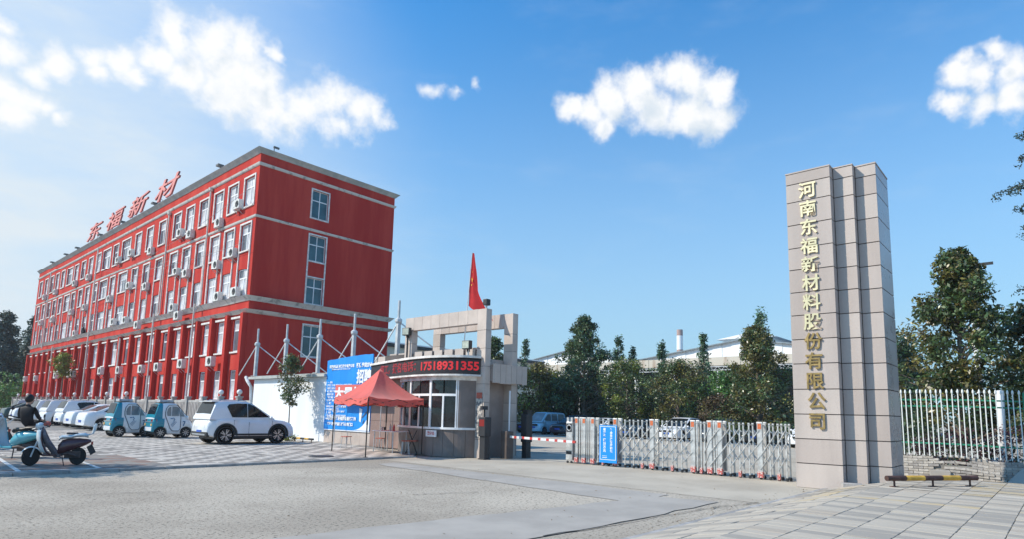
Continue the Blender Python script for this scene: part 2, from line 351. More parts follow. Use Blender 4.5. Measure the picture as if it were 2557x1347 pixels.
for c in cells:
    z = PZ + random.uniform(-0.003, 0.003)
    if id(c) in keep: link('paver', me_t[c[3]], park, (c[1], c[2], z))
    else:
        rest.k = c[3]; g = 0.006
        rest.add([(c[1]+g, c[2]+g, z), (c[1]+TS-g, c[2]+g, z), (c[1]+TS-g, c[2]+TS-g, z), (c[1]+g, c[2]+TS-g, z)], [(0, 1, 2, 3)])
o = rest.build('paving', [m_t1, m_t2, m_t3], park); o['kind'] = 'stuff'
# painted bay lines by the scooters
pl = MB()
for (a, b) in (((3.0, 16.45), (3.3, 20.6)), ((4.45, 16.45), (4.75, 20.6)), ((2.0, 16.42), (4.5, 16.42)), ((1.6, 16.45), (1.9, 20.6))):
    pl.beam((a[0], a[1], PZ + 0.006), (b[0], b[1], PZ + 0.006), 0.09, 0.004)
struct('painted_line', pl, mat('worn_line_paint', (0.62, 0.62, 0.6), 0.8, col2=(0.38, 0.36, 0.34), mix=(0.5, 0.68), scale=6))

# right pavement of slabs
PY = 4.1
m_s = [mat('pale_slab', (0.47, 0.42, 0.345), 0.88, var=0.13, scale=1.3, bump=0.15), mat('grey_slab', (0.345, 0.315, 0.27), 0.88, var=0.13, scale=1.3, bump=0.15),
       mat('yellow_tactile_slab', (0.46, 0.37, 0.23), 0.88, col2=(0.43, 0.39, 0.33), mix=(0.42, 0.6), scale=2.5, bump=0.2), mat('warm_slab', (0.42, 0.365, 0.295), 0.88, var=0.12, scale=1.3, bump=0.15)]
def pave_z(y, x=10.0): return 0.035 + 0.27 * max(0.0, min(1.0, (4.05 - y) / 1.25)) * max(0.0, min(1.0, (20.6 - x) / 3.6))     # the footway ramps up from the gate lane
pv = MB(); ys_ = [PY - 0.03, 2.8, -7]
for xa, xb in ((5.0, 17.0), (17.0, 21.2)): pv.add([(x, y, pave_z(y, x) - 0.03) for y in ys_ for x in (xa, xb)] + [(x, y, -0.3) for y in ys_ for x in (xa, xb)], [(0, 1, 3, 2), (2, 3, 5, 4), (6, 8, 9, 7), (8, 10, 11, 9), (0, 6, 7, 1), (4, 5, 11, 10), (0, 2, 8, 6), (2, 4, 10, 8), (1, 7, 9, 3), (3, 9, 11, 5)])
pave = struct('pavement', pv, m_slab)
SX, SY = 0.225, 0.435
me_s = [paver_mesh('slab', m, SX, SY) for m in m_s]
cells = []
for i in range(0, 72):
    for j in range(0, 24):
        x = 5.0 + i * SX; y = PY - 0.05 - (j + 1) * SY
        if 15.0 < x + SX/2 < 17.4 and 2.75 < y + SY/2: continue
        r = random.random(); k = 0 if (i + (j * 2 if i % 3 else j)) % 3 else 1
        if r < 0.22: k = 1
        elif r < 0.3: k = 3
        elif r < 0.55: k = 0
        if (j == 1 and 11.0 < x < 15 and r < 0.72) or (j == 6 and x > 13.3 and r < 0.8) or (j == 7 and x > 13.9 and r < 0.5) or (abs(x - 11.3) < 0.2 and 1 < j < 9 and r < 0.75): k = 2
        cells.append((math.hypot(x, y), x, y, k))
def in_view(x, y):
    f = 0.7387 * x + 0.6611 * y; r = 0.6643 * x - 0.7471 * y
    return f > 5.5 and abs(r / f) < 0.86
vis = sorted([c for c in cells if in_view(c[1] + .15, c[2] + .2)])
keep = set(id(c) for c in vis[:300])
rest = MB()
for c in cells:
    z = pave_z(c[2], c[1]) + random.uniform(-0.0035, 0.0035)
    if id(c) in keep:
        o = link('slab', me_s[c[3]], pave, (c[1], c[2], z)); o.rotation_euler = (math.atan((pave_z(c[2]+SY, c[1])-pave_z(c[2], c[1]))/SY) + random.uniform(-.006, .006), math.atan((pave_z(c[2], c[1])-pave_z(c[2], c[1]+SX))/SX) + random.uniform(-.006, .006), random.uniform(-.008, .008))
    else:
        rest.k = c[3]; g = 0.005
        dz_ = z - pave_z(c[2], c[1]); rest.add([(c[1]+g, c[2]+g, z), (c[1]+SX-g, c[2]+g, pave_z(c[2], c[1]+SX)+dz_), (c[1]+SX-g, c[2]+SY-g, pave_z(c[2]+SY, c[1]+SX)+dz_), (c[1]+g, c[2]+SY-g, pave_z(c[2]+SY, c[1])+dz_)], [(0, 1, 2, 3)])
o = rest.build('paving', m_s, pave); o['kind'] = 'stuff'
ke = MB()
for i in range(17): ke.box(5 + i * 0.95, 5 + i * 0.95 + 0.94, PY - 0.05, PY + 0.04, -0.1, 0.03 + random.uniform(-.004, .004))
struct('kerb', ke, MATS['kerb_stone'])

# ---------------------------------------------------------------- red building
def holed_wall(mb, org, u, nrm, u0, u1, z0, z1, holes, depth):
    """front plane at org along unit u (horizontal) with rectangular holes [(a,b,c,d)] all inside one row; reveals of the given depth"""
    org, u, nrm = Vector(org), Vector(u), Vector(nrm)
    P = lambda a, z, d=0: org + u * a + Vector((0, 0, z)) - nrm * d
    def q(a, b, c, d):
        if b - a > 1e-4 and d - c > 1e-4: mb.add([P(a, c), P(b, c), P(b, d), P(a, d)], [(0, 1, 2, 3)])
    cur = u0
    for (a, b, c, d) in sorted(holes):
        q(cur, a, z0, z1); q(a, b, z0, c); q(a, b, d, z1)
        mb.add([P(a,c),P(b,c),P(b,d),P(a,d),P(a,c,depth),P(b,c,depth),P(b,d,depth),P(a,d,depth)], [(0,1,5,4),(1,2,6,5),(2,3,7,6),(3,0,4,7)])
        cur = b
    q(cur, u1, z0, z1)
BX0, BX1, BY0, BY1 = 18.0, 29.15, 39.1, 101.0
BAYS = [40.36,42.84,45.2,47.8,50.4,53.0,56.25,59.25,62.2,65.5,68.55,71.4,74.2,76.9,79.6,82.4,85.1,88.1,90.7,93.3,96.1,99.0]
BW = [1.5]*9 + [2.4, 1.5, 2.4] + [1.5]*4 + [2.3] + [1.5]*5
ROWS = [(15.13, 17.17, 14.2, 18.6), (12.0, 13.85, 11.35, 14.2), (8.85, 10.7, 8.5, 11.35), (5.14, 7.3, 4.5, 8.5), (2.0, 3.94, 0, 4.5)]
bld = thing('office_building', 'long five storey red stucco office building with white trim and rooftop letters', 'building', (BX0, BY0, 0))
def B(name, mb, m, parent=bld, **kw):
    o = mb.build(name, m, parent, **kw); o.location = (-BX0, -BY0, 0) if parent is bld else (0, 0, 0); return o
wl = MB()
for (a, b, z0, z1) in ROWS:
    holed_wall(wl, (BX0, 0, 0), (0, 1, 0), (-1, 0, 0), BY0, BY1, z0, z1, [(y - w/2, y + w/2, a, b) for y, w in zip(BAYS, BW)], 0.22)
B('front_wall', wl, m_red)
EW = (21.95, 23.25)
we = MB()
for i, (a, b, z0, z1) in enumerate(ROWS):
    holed_wall(we, (0, BY0, 0), (1, 0, 0), (0, -1, 0), BX0, BX1, z0, z1, [(EW[0], EW[1], a, b)] if i < 4 else [], 0.15)
B('end_wall', we, m_red)
wb = MB(); wb.add([(BX1,BY0,0),(BX1,BY1,0),(BX1,BY1,18.6),(BX1,BY0,18.6),(BX0,BY1,0),(BX0,BY1,18.6)], [(0,1,2,3),(1,4,5,2)])
B('rear_wall', wb, m_red)
rf = MB(); rf.box(BX0+.3, BX1-.3, BY0+.3, BY1-.3, 18.0, 18.1); B('roof', rf, m_roof)
def band(name, z0, z1, o1, o2, m, wav=0.0):
    b = MB(); n = 40
    prof = [(o1*0.4, z0), (o1, z0 + (z1-z0)*0.35), (o2, z1), (-0.05, z1), (-0.05, z0)]
    vs = []
    def ring(x, y, dx, dy):
        return [(x + dx*p, y + dy*p, z + random.uniform(-wav, wav)) for p, z in prof]
    path = [ring(BX0, BY1, -1, 0)] + [ring(BX0, BY1 + (BY0-BY1)*i/n, -1, 0) for i in range(1, n)] + [ring(BX0, BY0, -1, -1)] + [ring(BX0 + (BX1-BX0)*i/8, BY0, 0, -1) for i in range(1, 8)] + [ring(BX1, BY0, 1, -1)]
    for r in path: vs += r
    L = 5
    fs = [(i*L+k, i*L+(k+1)%L, (i+1)*L+(k+1)%L, (i+1)*L+k) for i in range(len(path)-1) for k in range(L)] + [tuple(range(L-1, -1, -1)), tuple((len(path)-1)*L+k for k in range(L))]
    b.add(vs, fs); return B(name, b, m)
band('cornice', 18.55, 18.85, 0.12, 0.32, m_cornice, 0.008)
pp = MB(); pp.box(BX0-0.1, BX0+0.2, BY0-.1, BY1, 18.85, 18.93); pp.box(BX0+.2, BX1, BY0-.1, BY0+.2, 18.85, 18.93); B('parapet_cap', pp, m_white_trim)
band('upper_band', 17.72, 17.90, 0.09, 0.13, m_ledge, 0.006)
band('string_course', 14.12, 14.28, 0.07, 0.10, m_ledge, 0.006)
band('lower_ledge', 8.42, 8.74, 0.14, 0.34, m_ledge, 0.02)
band('lower_cornice', 7.62, 7.84, 0.18, 0.34, m_ledge, 0.02)
PIL = [39.32,41.6,44.02,46.5,49.1,51.7,54.6,57.75,60.72,63.8,67.1,69.75,72.8,75.55,78.25,81.0,83.7,86.65,89.4,92.0,94.7,97.55,100.6]
bp = MB(); bp.box(-0.32, 0.0, -0.19, 0.19, 0, 7.6); me_p = bp.mesh('pilaster', m_red)
for y in PIL: link('pilaster', me_p, bld, (0, y - BY0, 0))
lintel = {}
def win_mesh(w, h, kind, wide=False):
    f = MB(); d = 0.06; t = 0.08
    f.box(-d, 0, -w/2, -w/2+t, 0, h); f.box(-d, 0, w/2-t, w/2, 0, h); f.box(-d, 0, -w/2+t, w/2-t, 0, t); f.box(-d, 0, -w/2+t, w/2-t, h-t, h)
    tz = h * 0.66
    f.box(-d, 0, -w/2+t, w/2-t, tz-t*.6, tz+t*.6)
    n = 4 if wide else 2
    for i in range(1, n): f.box(-d, 0, -w/2 + w*i/n - t*.5, -w/2 + w*i/n + t*.5, t, tz-t*.6)
    for i in range(1, n): f.box(-d, 0, -w/2 + w*i/n - t*.35, -w/2 + w*i/n + t*.35, tz+t*.6, h-t)
    return f.mesh('window', m_frame)
def panes(w, h, n):
    out = []
    for i in range(n):
        for (c, d) in ((0.05, h*0.66), (h*0.66, h-0.05)):
            p = MB(); a = -w/2 + w*i/n + .03; b = -w/2 + w*(i+1)/n - .03
            p.add([(-0.03, a, c), (-0.03, b, c), (-0.03, b, d), (-0.03, a, d)], [(0, 3, 2, 1)]); out.append(p)
    return out
wcache = {}
rw = random.Random(3)
for ri, (a, b, z0, z1) in enumerate(ROWS):
    for bi, (y, w) in enumerate(zip(BAYS, BW)):
        key = (round(w, 2), round(b - a, 2)); wide = w > 2
        if key not in wcache:
            n = 4 if wide else 2
            wcache[key] = (win_mesh(w, b - a, 0, wide), [[p.mesh('pane', m) for m in (m_glass, m_curtain)] for p in panes(w, b - a, n)])
        fm, pm = wcache[key]
        wo_ = link('window', fm, bld, (0.16, y - BY0, a))
        open_ = rw.random()
        for pi, ms in enumerate(pm):
            lower = pi % 2 == 0
            c = 1 if (lower and ri == 4 and rw.random() < 0.75) or rw.random() < 0.68 else 0
            link('pane', ms[c], wo_)
# white surrounds: the top row has full frames, the two rows below share tall side strips, the low rows have sills and lintels
tr = {}
def trim_box(name, x0, x1, dy0, dy1, z0, z1, y):
    k = (name, x0, x1, round(dy1-dy0, 3), round(z1-z0, 3))
    if k not in tr: b_ = MB(); b_.box(x0, x1, 0, dy1-dy0, 0, z1-z0); tr[k] = b_.mesh(name, m_white_trim)
    link(name, tr[k], bld, (0, y + dy0 - BY0, z0))
for bi, (y, w) in enumerate(zip(BAYS, BW)):
    h = w/2; a, b = ROWS[0][0], ROWS[0][1]
    trim_box('window_trim', -0.05, 0.01, -h-.11, -h, a-.11, b+.11, y); trim_box('window_trim', -0.05, 0.01, h, h+.11, a-.11, b+.11, y)
    trim_box('window_trim', -0.05, 0.01, -h, h, b, b+.11, y); trim_box('window_sill', -0.09, 0.01, -h, h, a-.11, a, y)
    for s in (-1, 1):
        y0 = -h-.10 if s < 0 else h
        trim_box('window_trim', -0.07, 0.01, y0, y0+.10, 8.76, 13.97, y)
    trim_box('window_trim', -0.07, 0.01, -h, h, 13.85, 13.97, y)
    trim_box('window_sill', -0.09, 0.01, -h, h, 11.9, 12.0, y)
    trim_box('window_sill', -0.10, 0.01, -h-.06, h+.06, 5.04, 5.14, y)
    trim_box('window_sill', -0.10, 0.01, -h-.06, h+.06, 1.90, 2.0, y)
    trim_box('window_lintel', -0.14, 0.01, -h-.12, h+.12, 7.32, 7.45, y)
for i, (a, b, z0, z1) in enumerate(ROWS[:4]):
    w = EW[1]-EW[0]; h = b-a; yy = BY0 + .10
    f = MB(); t = .05
    f.box(EW[0], EW[0]+t, yy, yy+.05, a, b); f.box(EW[1]-t, EW[1], yy, yy+.05, a, b); f.box(EW[0]+t, EW[1]-t, yy, yy+.05, a, a+t); f.box(EW[0]+t, EW[1]-t, yy, yy+.05, b-t, b)
    f.box(EW[0]+t, EW[1]-t, yy, yy+.05, a+h*.62, a+h*.62+.07); xm = (EW[0]+EW[1])/2; f.box(xm-.03, xm+.03, yy+.002, yy+.048, a+t, b-t)
    wo_ = B('window', f, m_frame)
    for (xa, xb) in ((EW[0]+.04, xm-.03), (xm+.03, EW[1]-.04)):
        for (c, d) in ((a+.04, a+h*.62), (a+h*.62+.07, b-.04)):
            p = MB(); p.add([(xa, yy+.025, c), (xb, yy+.025, c), (xb, yy+.025, d), (xa, yy+.025, d)], [(0, 1, 2, 3)]); B('pane', p, m_teal_glass, wo_)
    f = MB(); e = .10
    for (x0, x1, c, d) in ((EW[0]-e, EW[0], a-e, b+e), (EW[1], EW[1]+e, a-e, b+e), (EW[0], EW[1], b, b+e), (EW[0], EW[1], a-e, a)): f.box(x0, x1, BY0-.05, BY0+.01, c, d)
    if i == 1: f.box(EW[0]-e, EW[0], BY0-.05, BY0+.01, 10.8, a-e); f.box(EW[1], EW[1]+e, BY0-.05, BY0+.01, 10.8, a-e)
    B('window_trim', f, m_white_trim)
for (y, z0, z1) in ((46.55, 8.9, 17.6), (54.7, 8.9, 17.4), (46.75, 0, 8.9), (54.9, 0, 8.9), (73.0, 0, 17.5), (62.9, 3.5, 7.4), (92.2, 8, 17.5), (87.0, 0.5, 8.0)):
    p = MB(); x = -0.13 if z0 > 8 else -0.46
    p.tube([(BX0+x, y, z1), (BX0+x, y, z0)], 0.065, 8)
    if z0 > 8: p.lathe([(0.02, z1-.1), (.16, z1), (.17, z1+.22), (.05, z1+.26)], 8, (BX0+x, y, 0))
    else: p.tube([(BX0-.13, y-.1, 8.95), (BX0+x, y, 8.2), (BX0+x, y, z1-.8)], 0.06, 8) if z1 > 8 else None
    B('drainpipe', p, m_pipe, smooth=True)
# rooftop sign letters with posts
m_sign = mat('hazed_red_letter', (0.70, 0.24, 0.21), 0.55, var=0.1)  # pinkish tone puts the distant haze into the letters' red
m_signs = mat('dark_red_letter_side', (0.40, 0.085, 0.08), 0.6, var=0.1)
for ch, y, sz in (('东', 77.4, 1.85), ('福', 70.6, 1.85), ('新', 63.8, 1.85), ('材', 56.7, 1.85)):
    t = thing('roof_letter', {'东': 'haze-paled red roof letter farthest from the near corner, simplified east character', '福': 'haze-paled red roof letter second from the left, fortune character', '新': 'haze-paled red roof letter third from the left, new character', '材': 'haze-paled red roof letter nearest the corner, material character'}[ch], 'sign letter', (BX0 - 0.02, y, 18.9), 0, 'roof letters on the red building')
    me = text_mesh(ch, sz, m_sign, extrude=0.07, offset=0.015, shear=0.3, xs=2.7)
    me.materials.append(m_signs)
    for p in me.polygons:
        if abs(p.normal.z) < 0.7: p.material_index = 1
    o = link('character', me, t); o.matrix_local = Matrix.Translation((0, 0, 1.05)) @ FACE_MX
    for s in (-1.2, 1.2):
        q = MB(); q.tube([(0.12, s, -0.02), (0.12, s, 0.9)], 0.03, 6); q.tube([(0.9, s, -0.02), (0.12, s, 0.7)], 0.025, 6); q.build('support', m_steel_grey, t)
m_lampb = mat('lamp_housing', (0.12, 0.12, 0.12), 0.5)
for i, (y, x) in enumerate(((45.5, 0), (58.9, 0), (67.5, 0), (74.6, 0), (83.2, 0), (88.0, 0), (94.5, 0))):
    q = MB(); q.tube([(0, 0, 0), (-0.1, 0, 0.3)], 0.03, 6); q.box(-0.32, 0.1, -.22, .22, .3, .44)
    tag(link('roof_floodlight', q.mesh('roof_floodlight', m_lampb), None, (BX0 + .05, y, 18.93)), 'small dark floodlight on the red building roof edge, %s from the near corner' % ordinal(i), 'floodlight', 'roof edge floodlights')
q = MB(); q.tube([(0, 0, 0), (0, 0, .35)], 0.03, 6); q.box(-.05, .35, -.06, .06, .3, .42)
tag(link('security_camera', q.mesh('security_camera', m_lampb), None, (18.9, BY0 + .05, 18.93)), 'small security camera on the roof corner of the red building', 'camera')
# air conditioners
ACS = [(15.48,63.3),(15.39,41.5),(15.34,66.9),(15.25,51.7),(14.84,90.2),(14.84,76.51),(14.83,81.74),(14.81,58.09),(14.78,49.6),(14.76,95.53),(14.66,44.44),(12.25,62.9),(12.05,51.7),(12.03,41.82),(11.63,68.3),(11.63,58.39),(11.61,76.64),(11.61,49.64),(11.59,81.73),(11.53,44.25),(11.51,95.72),(11.43,90.03),(9.19,66.3),(9.13,40.84),(9.12,51.7),(9.1,43.54),(9.07,62.9),(9.0,79.25),(8.25,49.49),(8.23,58.31),(4.59,67.15),(4.57,47.9),(4.55,77.9),(4.55,76.5),(4.55,42.9),(4.54,83.44),(4.51,61.89),(4.48,52.6),(4.47,98.52),(4.44,92.89),(4.44,56.2)]
ca = MB(); ca.box(-.36, -.02, -.44, .44, -.32, .32); me_ca = ca.mesh('casing', m_ac, bevel=0.025)
fg = MB(); fg.lathe([(0.23, 0.0), (0.235, -0.012), (0.2, -0.014), (0.19, 0.0)], 20, (-.362, 0, 0), 'x'); fg.lathe([(0.19, -0.003), (0.001, -0.004)], 20, (-.362, 0, 0), 'x')
for k in range(5): fg.lathe([(0.035+k*.035, -0.006), (0.045+k*.035, -0.012), (0.05+k*.035, -0.006)], 20, (-.362, 0, 0), 'x')
me_fg = fg.mesh('fan_grille', m_dark)
bk = MB(); bk.box(-.38, .0, -.02, .02, -.36, -.32); bk.beam((-.36, 0, -.345), (0, 0, -.65), .025, .025)
me_bk = bk.mesh('bracket', m_steel_grey)
fl_names = {15: 'top floor', 12: 'fourth floor', 9: 'third floor', 8: 'ledge above the second floor', 4: 'wall below the second floor windows'}
for (z, y) in ACS:
    fl = 'top floor' if z > 14 else 'fourth floor' if z > 11 else 'third floor' if z > 8.6 else 'lower cornice' if z > 8 else 'lower wall'
    bi = min(range(22), key=lambda i: abs(BAYS[i] - y))
    side = 'below' if abs(BAYS[bi]-y) < .75 else ('left of' if y > BAYS[bi] else 'right of')
    proud = -0.36 if z < 8.4 else 0
    t = thing('air_conditioner', 'white air conditioner, %s, %s %s window from near corner' % (fl, side, ordinal(bi)), 'air conditioner', (BX0 + proud, y, z), 0, 'air conditioners on the red facade')
    link('casing', me_ca, t); link('fan_grille', me_fg, t, (0, -.14, 0)); link('bracket', me_bk, t, (0, -.3, 0)); link('bracket', me_bk, t, (0, .3, 0))
q = MB(); q.sphere((0, 0, .55), .16, 8, (1, 1, 1.2)); q.tube([(0, 0, .5), (.05, .1, .25), (.02, .2, 0)], [.14, .2, .08], 8); q.tube([(0, 0, .45), (.02, -.18, 0)], [.13, .05], 8)
tag(link('dark_bundle', q.mesh('dark_bundle', m_dark, smooth=True), None, (BX0-.25, 76.0, 8.72)), 'dark slumped bundle on the pale ledge of the red building', 'bundle')
# sagging cables across the facade
m_cable = mat('cable', (0.25, 0.25, 0.26), 0.6)
for i, (p0, p1, sag) in enumerate((((17.45, 39.2, 12.3), (17.45, 76, 15.6), .9), ((17.4, 39.0, 15.9), (17.45, 70, 14.0), .7), ((17.3, 44.5, 13.6), (17.4, 92, 12.4), .8))):
    q = MB(); pts = [Vector(p0).lerp(Vector(p1), k/24) - Vector((0, 0, sag*4*(k/24)*(1-k/24))) for k in range(25)]; q.tube(pts, 0.012, 5)
    tag(q.build('cable', m_cable), ['thin grey cable sagging across the upper red facade', 'thin grey cable slanting across the top floor windows', 'thin grey cable strung along the fourth floor windows'][i], 'cable', 'facade cables')
# ---------------------------------------------------------------- low wall, fence and posts in front of the building
WX = 15.5
w = thing('boundary_wall', 'white painted low wall with grey coping behind the young tree', 'wall', (WX, 25.3, 0))
q = MB(); q.box(WX, WX+.25, 25.1, 32.3, 0, 3.0); q.box(WX+.25, WX+4.0, 32.05, 32.3, 0, 3.0); o = q.build('wall_body', m_white_led, w); o.location = (-WX, -25.3, 0)
q = MB()
for i in range(9): q.box(WX-.22, WX+.35, 25.1+i*.83, 25.1+i*.83+.815, 3.0+random.uniform(0, .02), 3.13+random.uniform(-.02, .02))
o = q.build('coping', m_cornice, w); o.location = (-WX, -25.3, 0)
q = MB(); q.box(WX+.3, WX+4.5, 20.0, 33.0, 3.13, 3.22); o = q.build('flat_roof', m_roof, w); o.location = (-WX, -25.3, 0)
q = MB(); q.tube([(WX+.05, 33.4, 3.15), (WX-.1, 32.9, 2.95), (WX-.05, 32.5, 2.6), (WX+.1, 32.36, 0)], .09, 8); o = q.build('gutter_pipe', m_steel_grey, w, smooth=True); o.location = (-WX, -25.3, 0)
# steel posts with braces
def brace_post():
    t = thing('steel_post', '', 'post', (0, 0, 0), 0, 'steel posts on the low roof')
    q = MB(); q.box(-.075, .075, -.075, .075, 0, 1.75); q.build('lower_column', m_steel_grey, t)
    q = MB(); q.tube([(0, 0, 1.75), (0, 0, 2.65)], .055, 8); q.build('upper_tube', m_steel_grey, t, smooth=True)
    q = MB(); q.lathe([(.13, 1.70), (.15, 1.74), (.15, 1.84), (.08, 1.9)], 10); q.build('collar', m_steel_grey, t)
    for e in ((-.55, .75, .05), (1.5, -2.0, -.02)):
        q = MB(); q.tube([(0, 0, 1.75), e], .03, 8); q.build('brace', m_steel_grey, t, smooth=True)
    q = MB(); q.box(-.17, .17, -.17, .17, 0, .03); q.build('base_plate', m_steel_grey, t)
    return t
p0 = brace_post()
PL = [('leftmost braced grey steel post, by the corner of the red building', 33.2), ('second braced grey steel post from the left, above the young tree', 30.0), ('third braced grey steel post, in front of the end wall window', 26.8), ('fourth braced grey steel post, above the blue billboard', 23.9), ('braced grey steel post standing free against the sky by the gate frame', 20.7)]
for i, (lb, y) in enumerate(PL):
    t = p0 if i == 0 else copy_tree(p0); t['label'] = lb; t.location = (15.95, y, 3.22 if i < 4 else 3.5)
# stone fence with globe lamps
m_fence = mat('grey_stone_fence', (0.42, 0.40, 0.38), 0.9, col2=(0.26, 0.25, 0.24), scale=2, bump=0.3)
fn = thing('stone_fence', 'weathered grey stone panel fence along the foot of the red building', 'fence', (15.9, 32.4, 0))
bq = MB(); bq.box(-.13, .13, -.13, .13, 0, 2.05); bq.box(-.17, .17, -.17, .17, 2.05, 2.13); me_fp = bq.mesh('fence_post', m_fence)
bq = MB(); bq.box(-.05, .05, .13, 2.27, 0, .5); bq.box(-.05, .05, .13, 2.27, 1.75, 1.9)
for k in range(9): bq.box(-.04, .04, .2+k*.235, .34+k*.235, .5, 1.75)
me_pn = bq.mesh('fence_panel', m_fence)
NF = 27
for i in range(NF):
    link('fence_post', me_fp, fn, (0, i*2.4, 0))
    if i < NF-1: link('fence_panel', me_pn, fn, (0, i*2.4, 0))
m_globe = mat('white_globe', (0.8, 0.8, 0.78), 0.35, var=0.05)
bq = MB(); bq.lathe([(.07, 0), (.08, .03), (.04, .06), (.04, .1)], 10); me_gb = bq.mesh('lamp_base', m_steel_grey)
bq = MB(); bq.sphere((0, 0, .24), .15, 12); me_gl = bq.mesh('globe', m_globe, smooth=True)
for n, i in enumerate((1, 2, 9, 11, 13, 15, 17, 19, 21, 23, 25)):
    t = thing('globe_lamp', 'white globe lamp on the stone fence, %s counted from the white wall' % ordinal(n), 'lamp', (15.9, 32.4+i*2.4, 2.13), 0, 'globe lamps on the stone fence')
    link('lamp_base', me_gb, t); link('globe', me_gl, t)

# ---------------------------------------------------------------- guard house
m_tile = mat('beige_wall_tile', (0.47, 0.40, 0.355), 0.55, var=0.09, scale=1.5)
m_brown = mat('brown_tile', (0.27, 0.185, 0.16), 0.5, var=0.12, scale=1.5)
gh = thing('guard_house', 'beige stone gatehouse with rounded window bay and flat roof', 'guard house', (15.5, 18, 0))
def G(name, mb, m, parent=gh, **kw):
    o = mb.build(name, m, parent, **kw); o.location = (-15.5, -18, 0) if parent is gh else (0, 0, 0); return o
m_bayw = mat('shade_toned_bay_granite', (0.19, 0.155, 0.14), 0.5, var=0.15, scale=1.5, speck=(200, (.1, .08, .075), .6))  # granite darkened so the bay's shade sits in its colour
q = MB(); q.box(15.55, 16.55, 14.98, 25.1, 0, 3.4); G('house_body', q, m_tile)
for k in range(5): # tile plinth below the billboard
    q = MB(); q.box(15.46, 15.55, 21.62+k*.7, 21.62+k*.7+.69, 0.05, .66); G('wall_panel', q, m_tile)
    q = MB(); q.box(15.46, 15.55, 21.62+k*.7, 21.62+k*.7+.69, .67, 3.3); G('wall_panel', q, m_tile)
for k in range(4):
    for z0, z1 in ((.05, 1.1), (1.11, 2.2), (2.21, 2.8)):
        q = MB(); q.box(15.40, 15.55, 18.9+k*.66, 18.9+k*.66+.65, z0, z1); G('wall_panel', q, m_brown)
# curved bay
CT = [(15.4, 19.2), (14.82, 18.9), (14.49, 18.32), (14.22, 17.3), (14.13, 16.4), (14.24, 15.75), (14.55, 15.25), (15.05, 14.98)]
def crom(P, n=6):
    out = []
    P = [Vector((a, b)) for a, b in P]
    for i in range(len(P)-1):
        a, b, c, d = P[max(i-1, 0)], P[i], P[i+1], P[min(i+2, len(P)-1)]
        for k in range(n):
            t = k/n; out.append(0.5*((2*b)+(c-a)*t+(2*a-5*b+4*c-d)*t*t+(3*b-a-3*c+d)*t**3))
    out.append(P[-1]); return out
BAY = crom(CT, 8)
def offs(P, d):
    out = []
    for i, p in enumerate(P):
        t = (P[min(i+1, len(P)-1)] - P[max(i-1, 0)]).normalized(); n = Vector((t.y, -t.x))   # outward is -x side
        if n.x > 0 and abs(n.x) > abs(n.y): n = -n
        out.append(p + n*d)
    return out
sgn = 1 if (offs(BAY, 1)[24] - BAY[24]).x < 0 else -1
def ribbon(mb, P, d0, d1, z0, z1):
    A, Bq = offs(P, d0*sgn), offs(P, d1*sgn); n = len(P)
    vs = [(a.x, a.y, z) for z in (z0, z1) for a in A] + [(b.x, b.y, z) for z in (z0, z1) for b in Bq]
    fs = []
    for i in range(n-1): fs += [(i, i+1, n+i+1, n+i), (2*n+i, 3*n+i, 3*n+i+1, 2*n+i+1), (n+i, n+i+1, 3*n+i+1, 3*n+i), (i, 2*n+i, 2*n+i+1, i+1)]
    fs += [(0, n, 3*n, 2*n), (n-1, 3*n-1, 4*n-1, 2*n-1)]
    return mb.add(vs, fs)
ln = [0]
for i in range(1, len(BAY)): ln.append(ln[-1] + (BAY[i]-BAY[i-1]).length)
TOT = ln[-1]
def at(s):
    s = max(0, min(TOT-1e-6, s)); i = max(k for k in range(len(ln)) if ln[k] <= s); i = min(i, len(BAY)-2)
    return BAY[i].lerp(BAY[i+1], (s-ln[i])/(ln[i+1]-ln[i]))
def seg(s0, s1, n=5): return [at(s0+(s1-s0)*k/n) for k in range(n+1)]
npn = 13
for k in range(npn):
    q = MB(); ribbon(q, seg(TOT*k/npn+.006, TOT*(k+1)/npn-.006, 3), -.06, 0, .02, .93); G('wall_panel', q, m_bayw)
q = MB(); ribbon(q, seg(.0, TOT, 40), -.12, -.065, 0, .93); G('bay_core', q, m_joint)
q = MB(); ribbon(q, seg(.0, TOT, 40), -.1, .05, .93, 1.0); G('window_sill', q, m_frame)
q = MB(); ribbon(q, seg(.0, TOT, 40), -.1, .03, 2.6, 2.74); G('bay_header', q, m_white_trim)
s0, s1 = 0.75, TOT-.72
q = MB(); ribbon(q, seg(0, s0, 6), -.1, -.01, 1.0, 2.6); G('bay_pier', q, m_brown)
q = MB(); ribbon(q, seg(s1, TOT, 6), -.1, -.01, 1.0, 2.6); G('bay_pier', q, m_bayw)
m_bayglass = mat('guardhouse_glass', (0.022, 0.025, 0.028), 0.05, var=0.5, scale=0.9, spec=0.55)
divs = [s0, s0+(s1-s0)*.17, s0+(s1-s0)*.34, s0+(s1-s0)*.52, s0+(s1-s0)*.70, s0+(s1-s0)*.86, s1]
bw = G('bay_window', (lambda m: ribbon(m, seg(s0, s1, 24), -.07, -.02, 2.06, 2.14))(MB()), m_frame)
for i, s in enumerate(divs):
    w_ = .05 if i % 2 == 0 else .03
    q = MB(); ribbon(q, seg(max(s-w_, 0), s+w_, 1), -.08, -.01, 1.0, 2.6 if i % 2 == 0 else 2.06); G('mullion', q, m_frame, bw)
for i in range(6):
    for z0, z1 in ((1.0, 2.06), (2.14, 2.6)):
        q = MB(); P = offs(seg(divs[i]+.03, divs[i+1]-.03, 3), -.05*sgn); n = len(P)
        q.add([(p.x, p.y, z) for z in (z0, z1) for p in P], [(k, k+1, n+k+1, n+k) for k in range(n-1)]); G('pane', q, m_bayglass, bw)
q = MB(); q.box(14.2, 14.215, 15.95, 16.5, .68, .9)
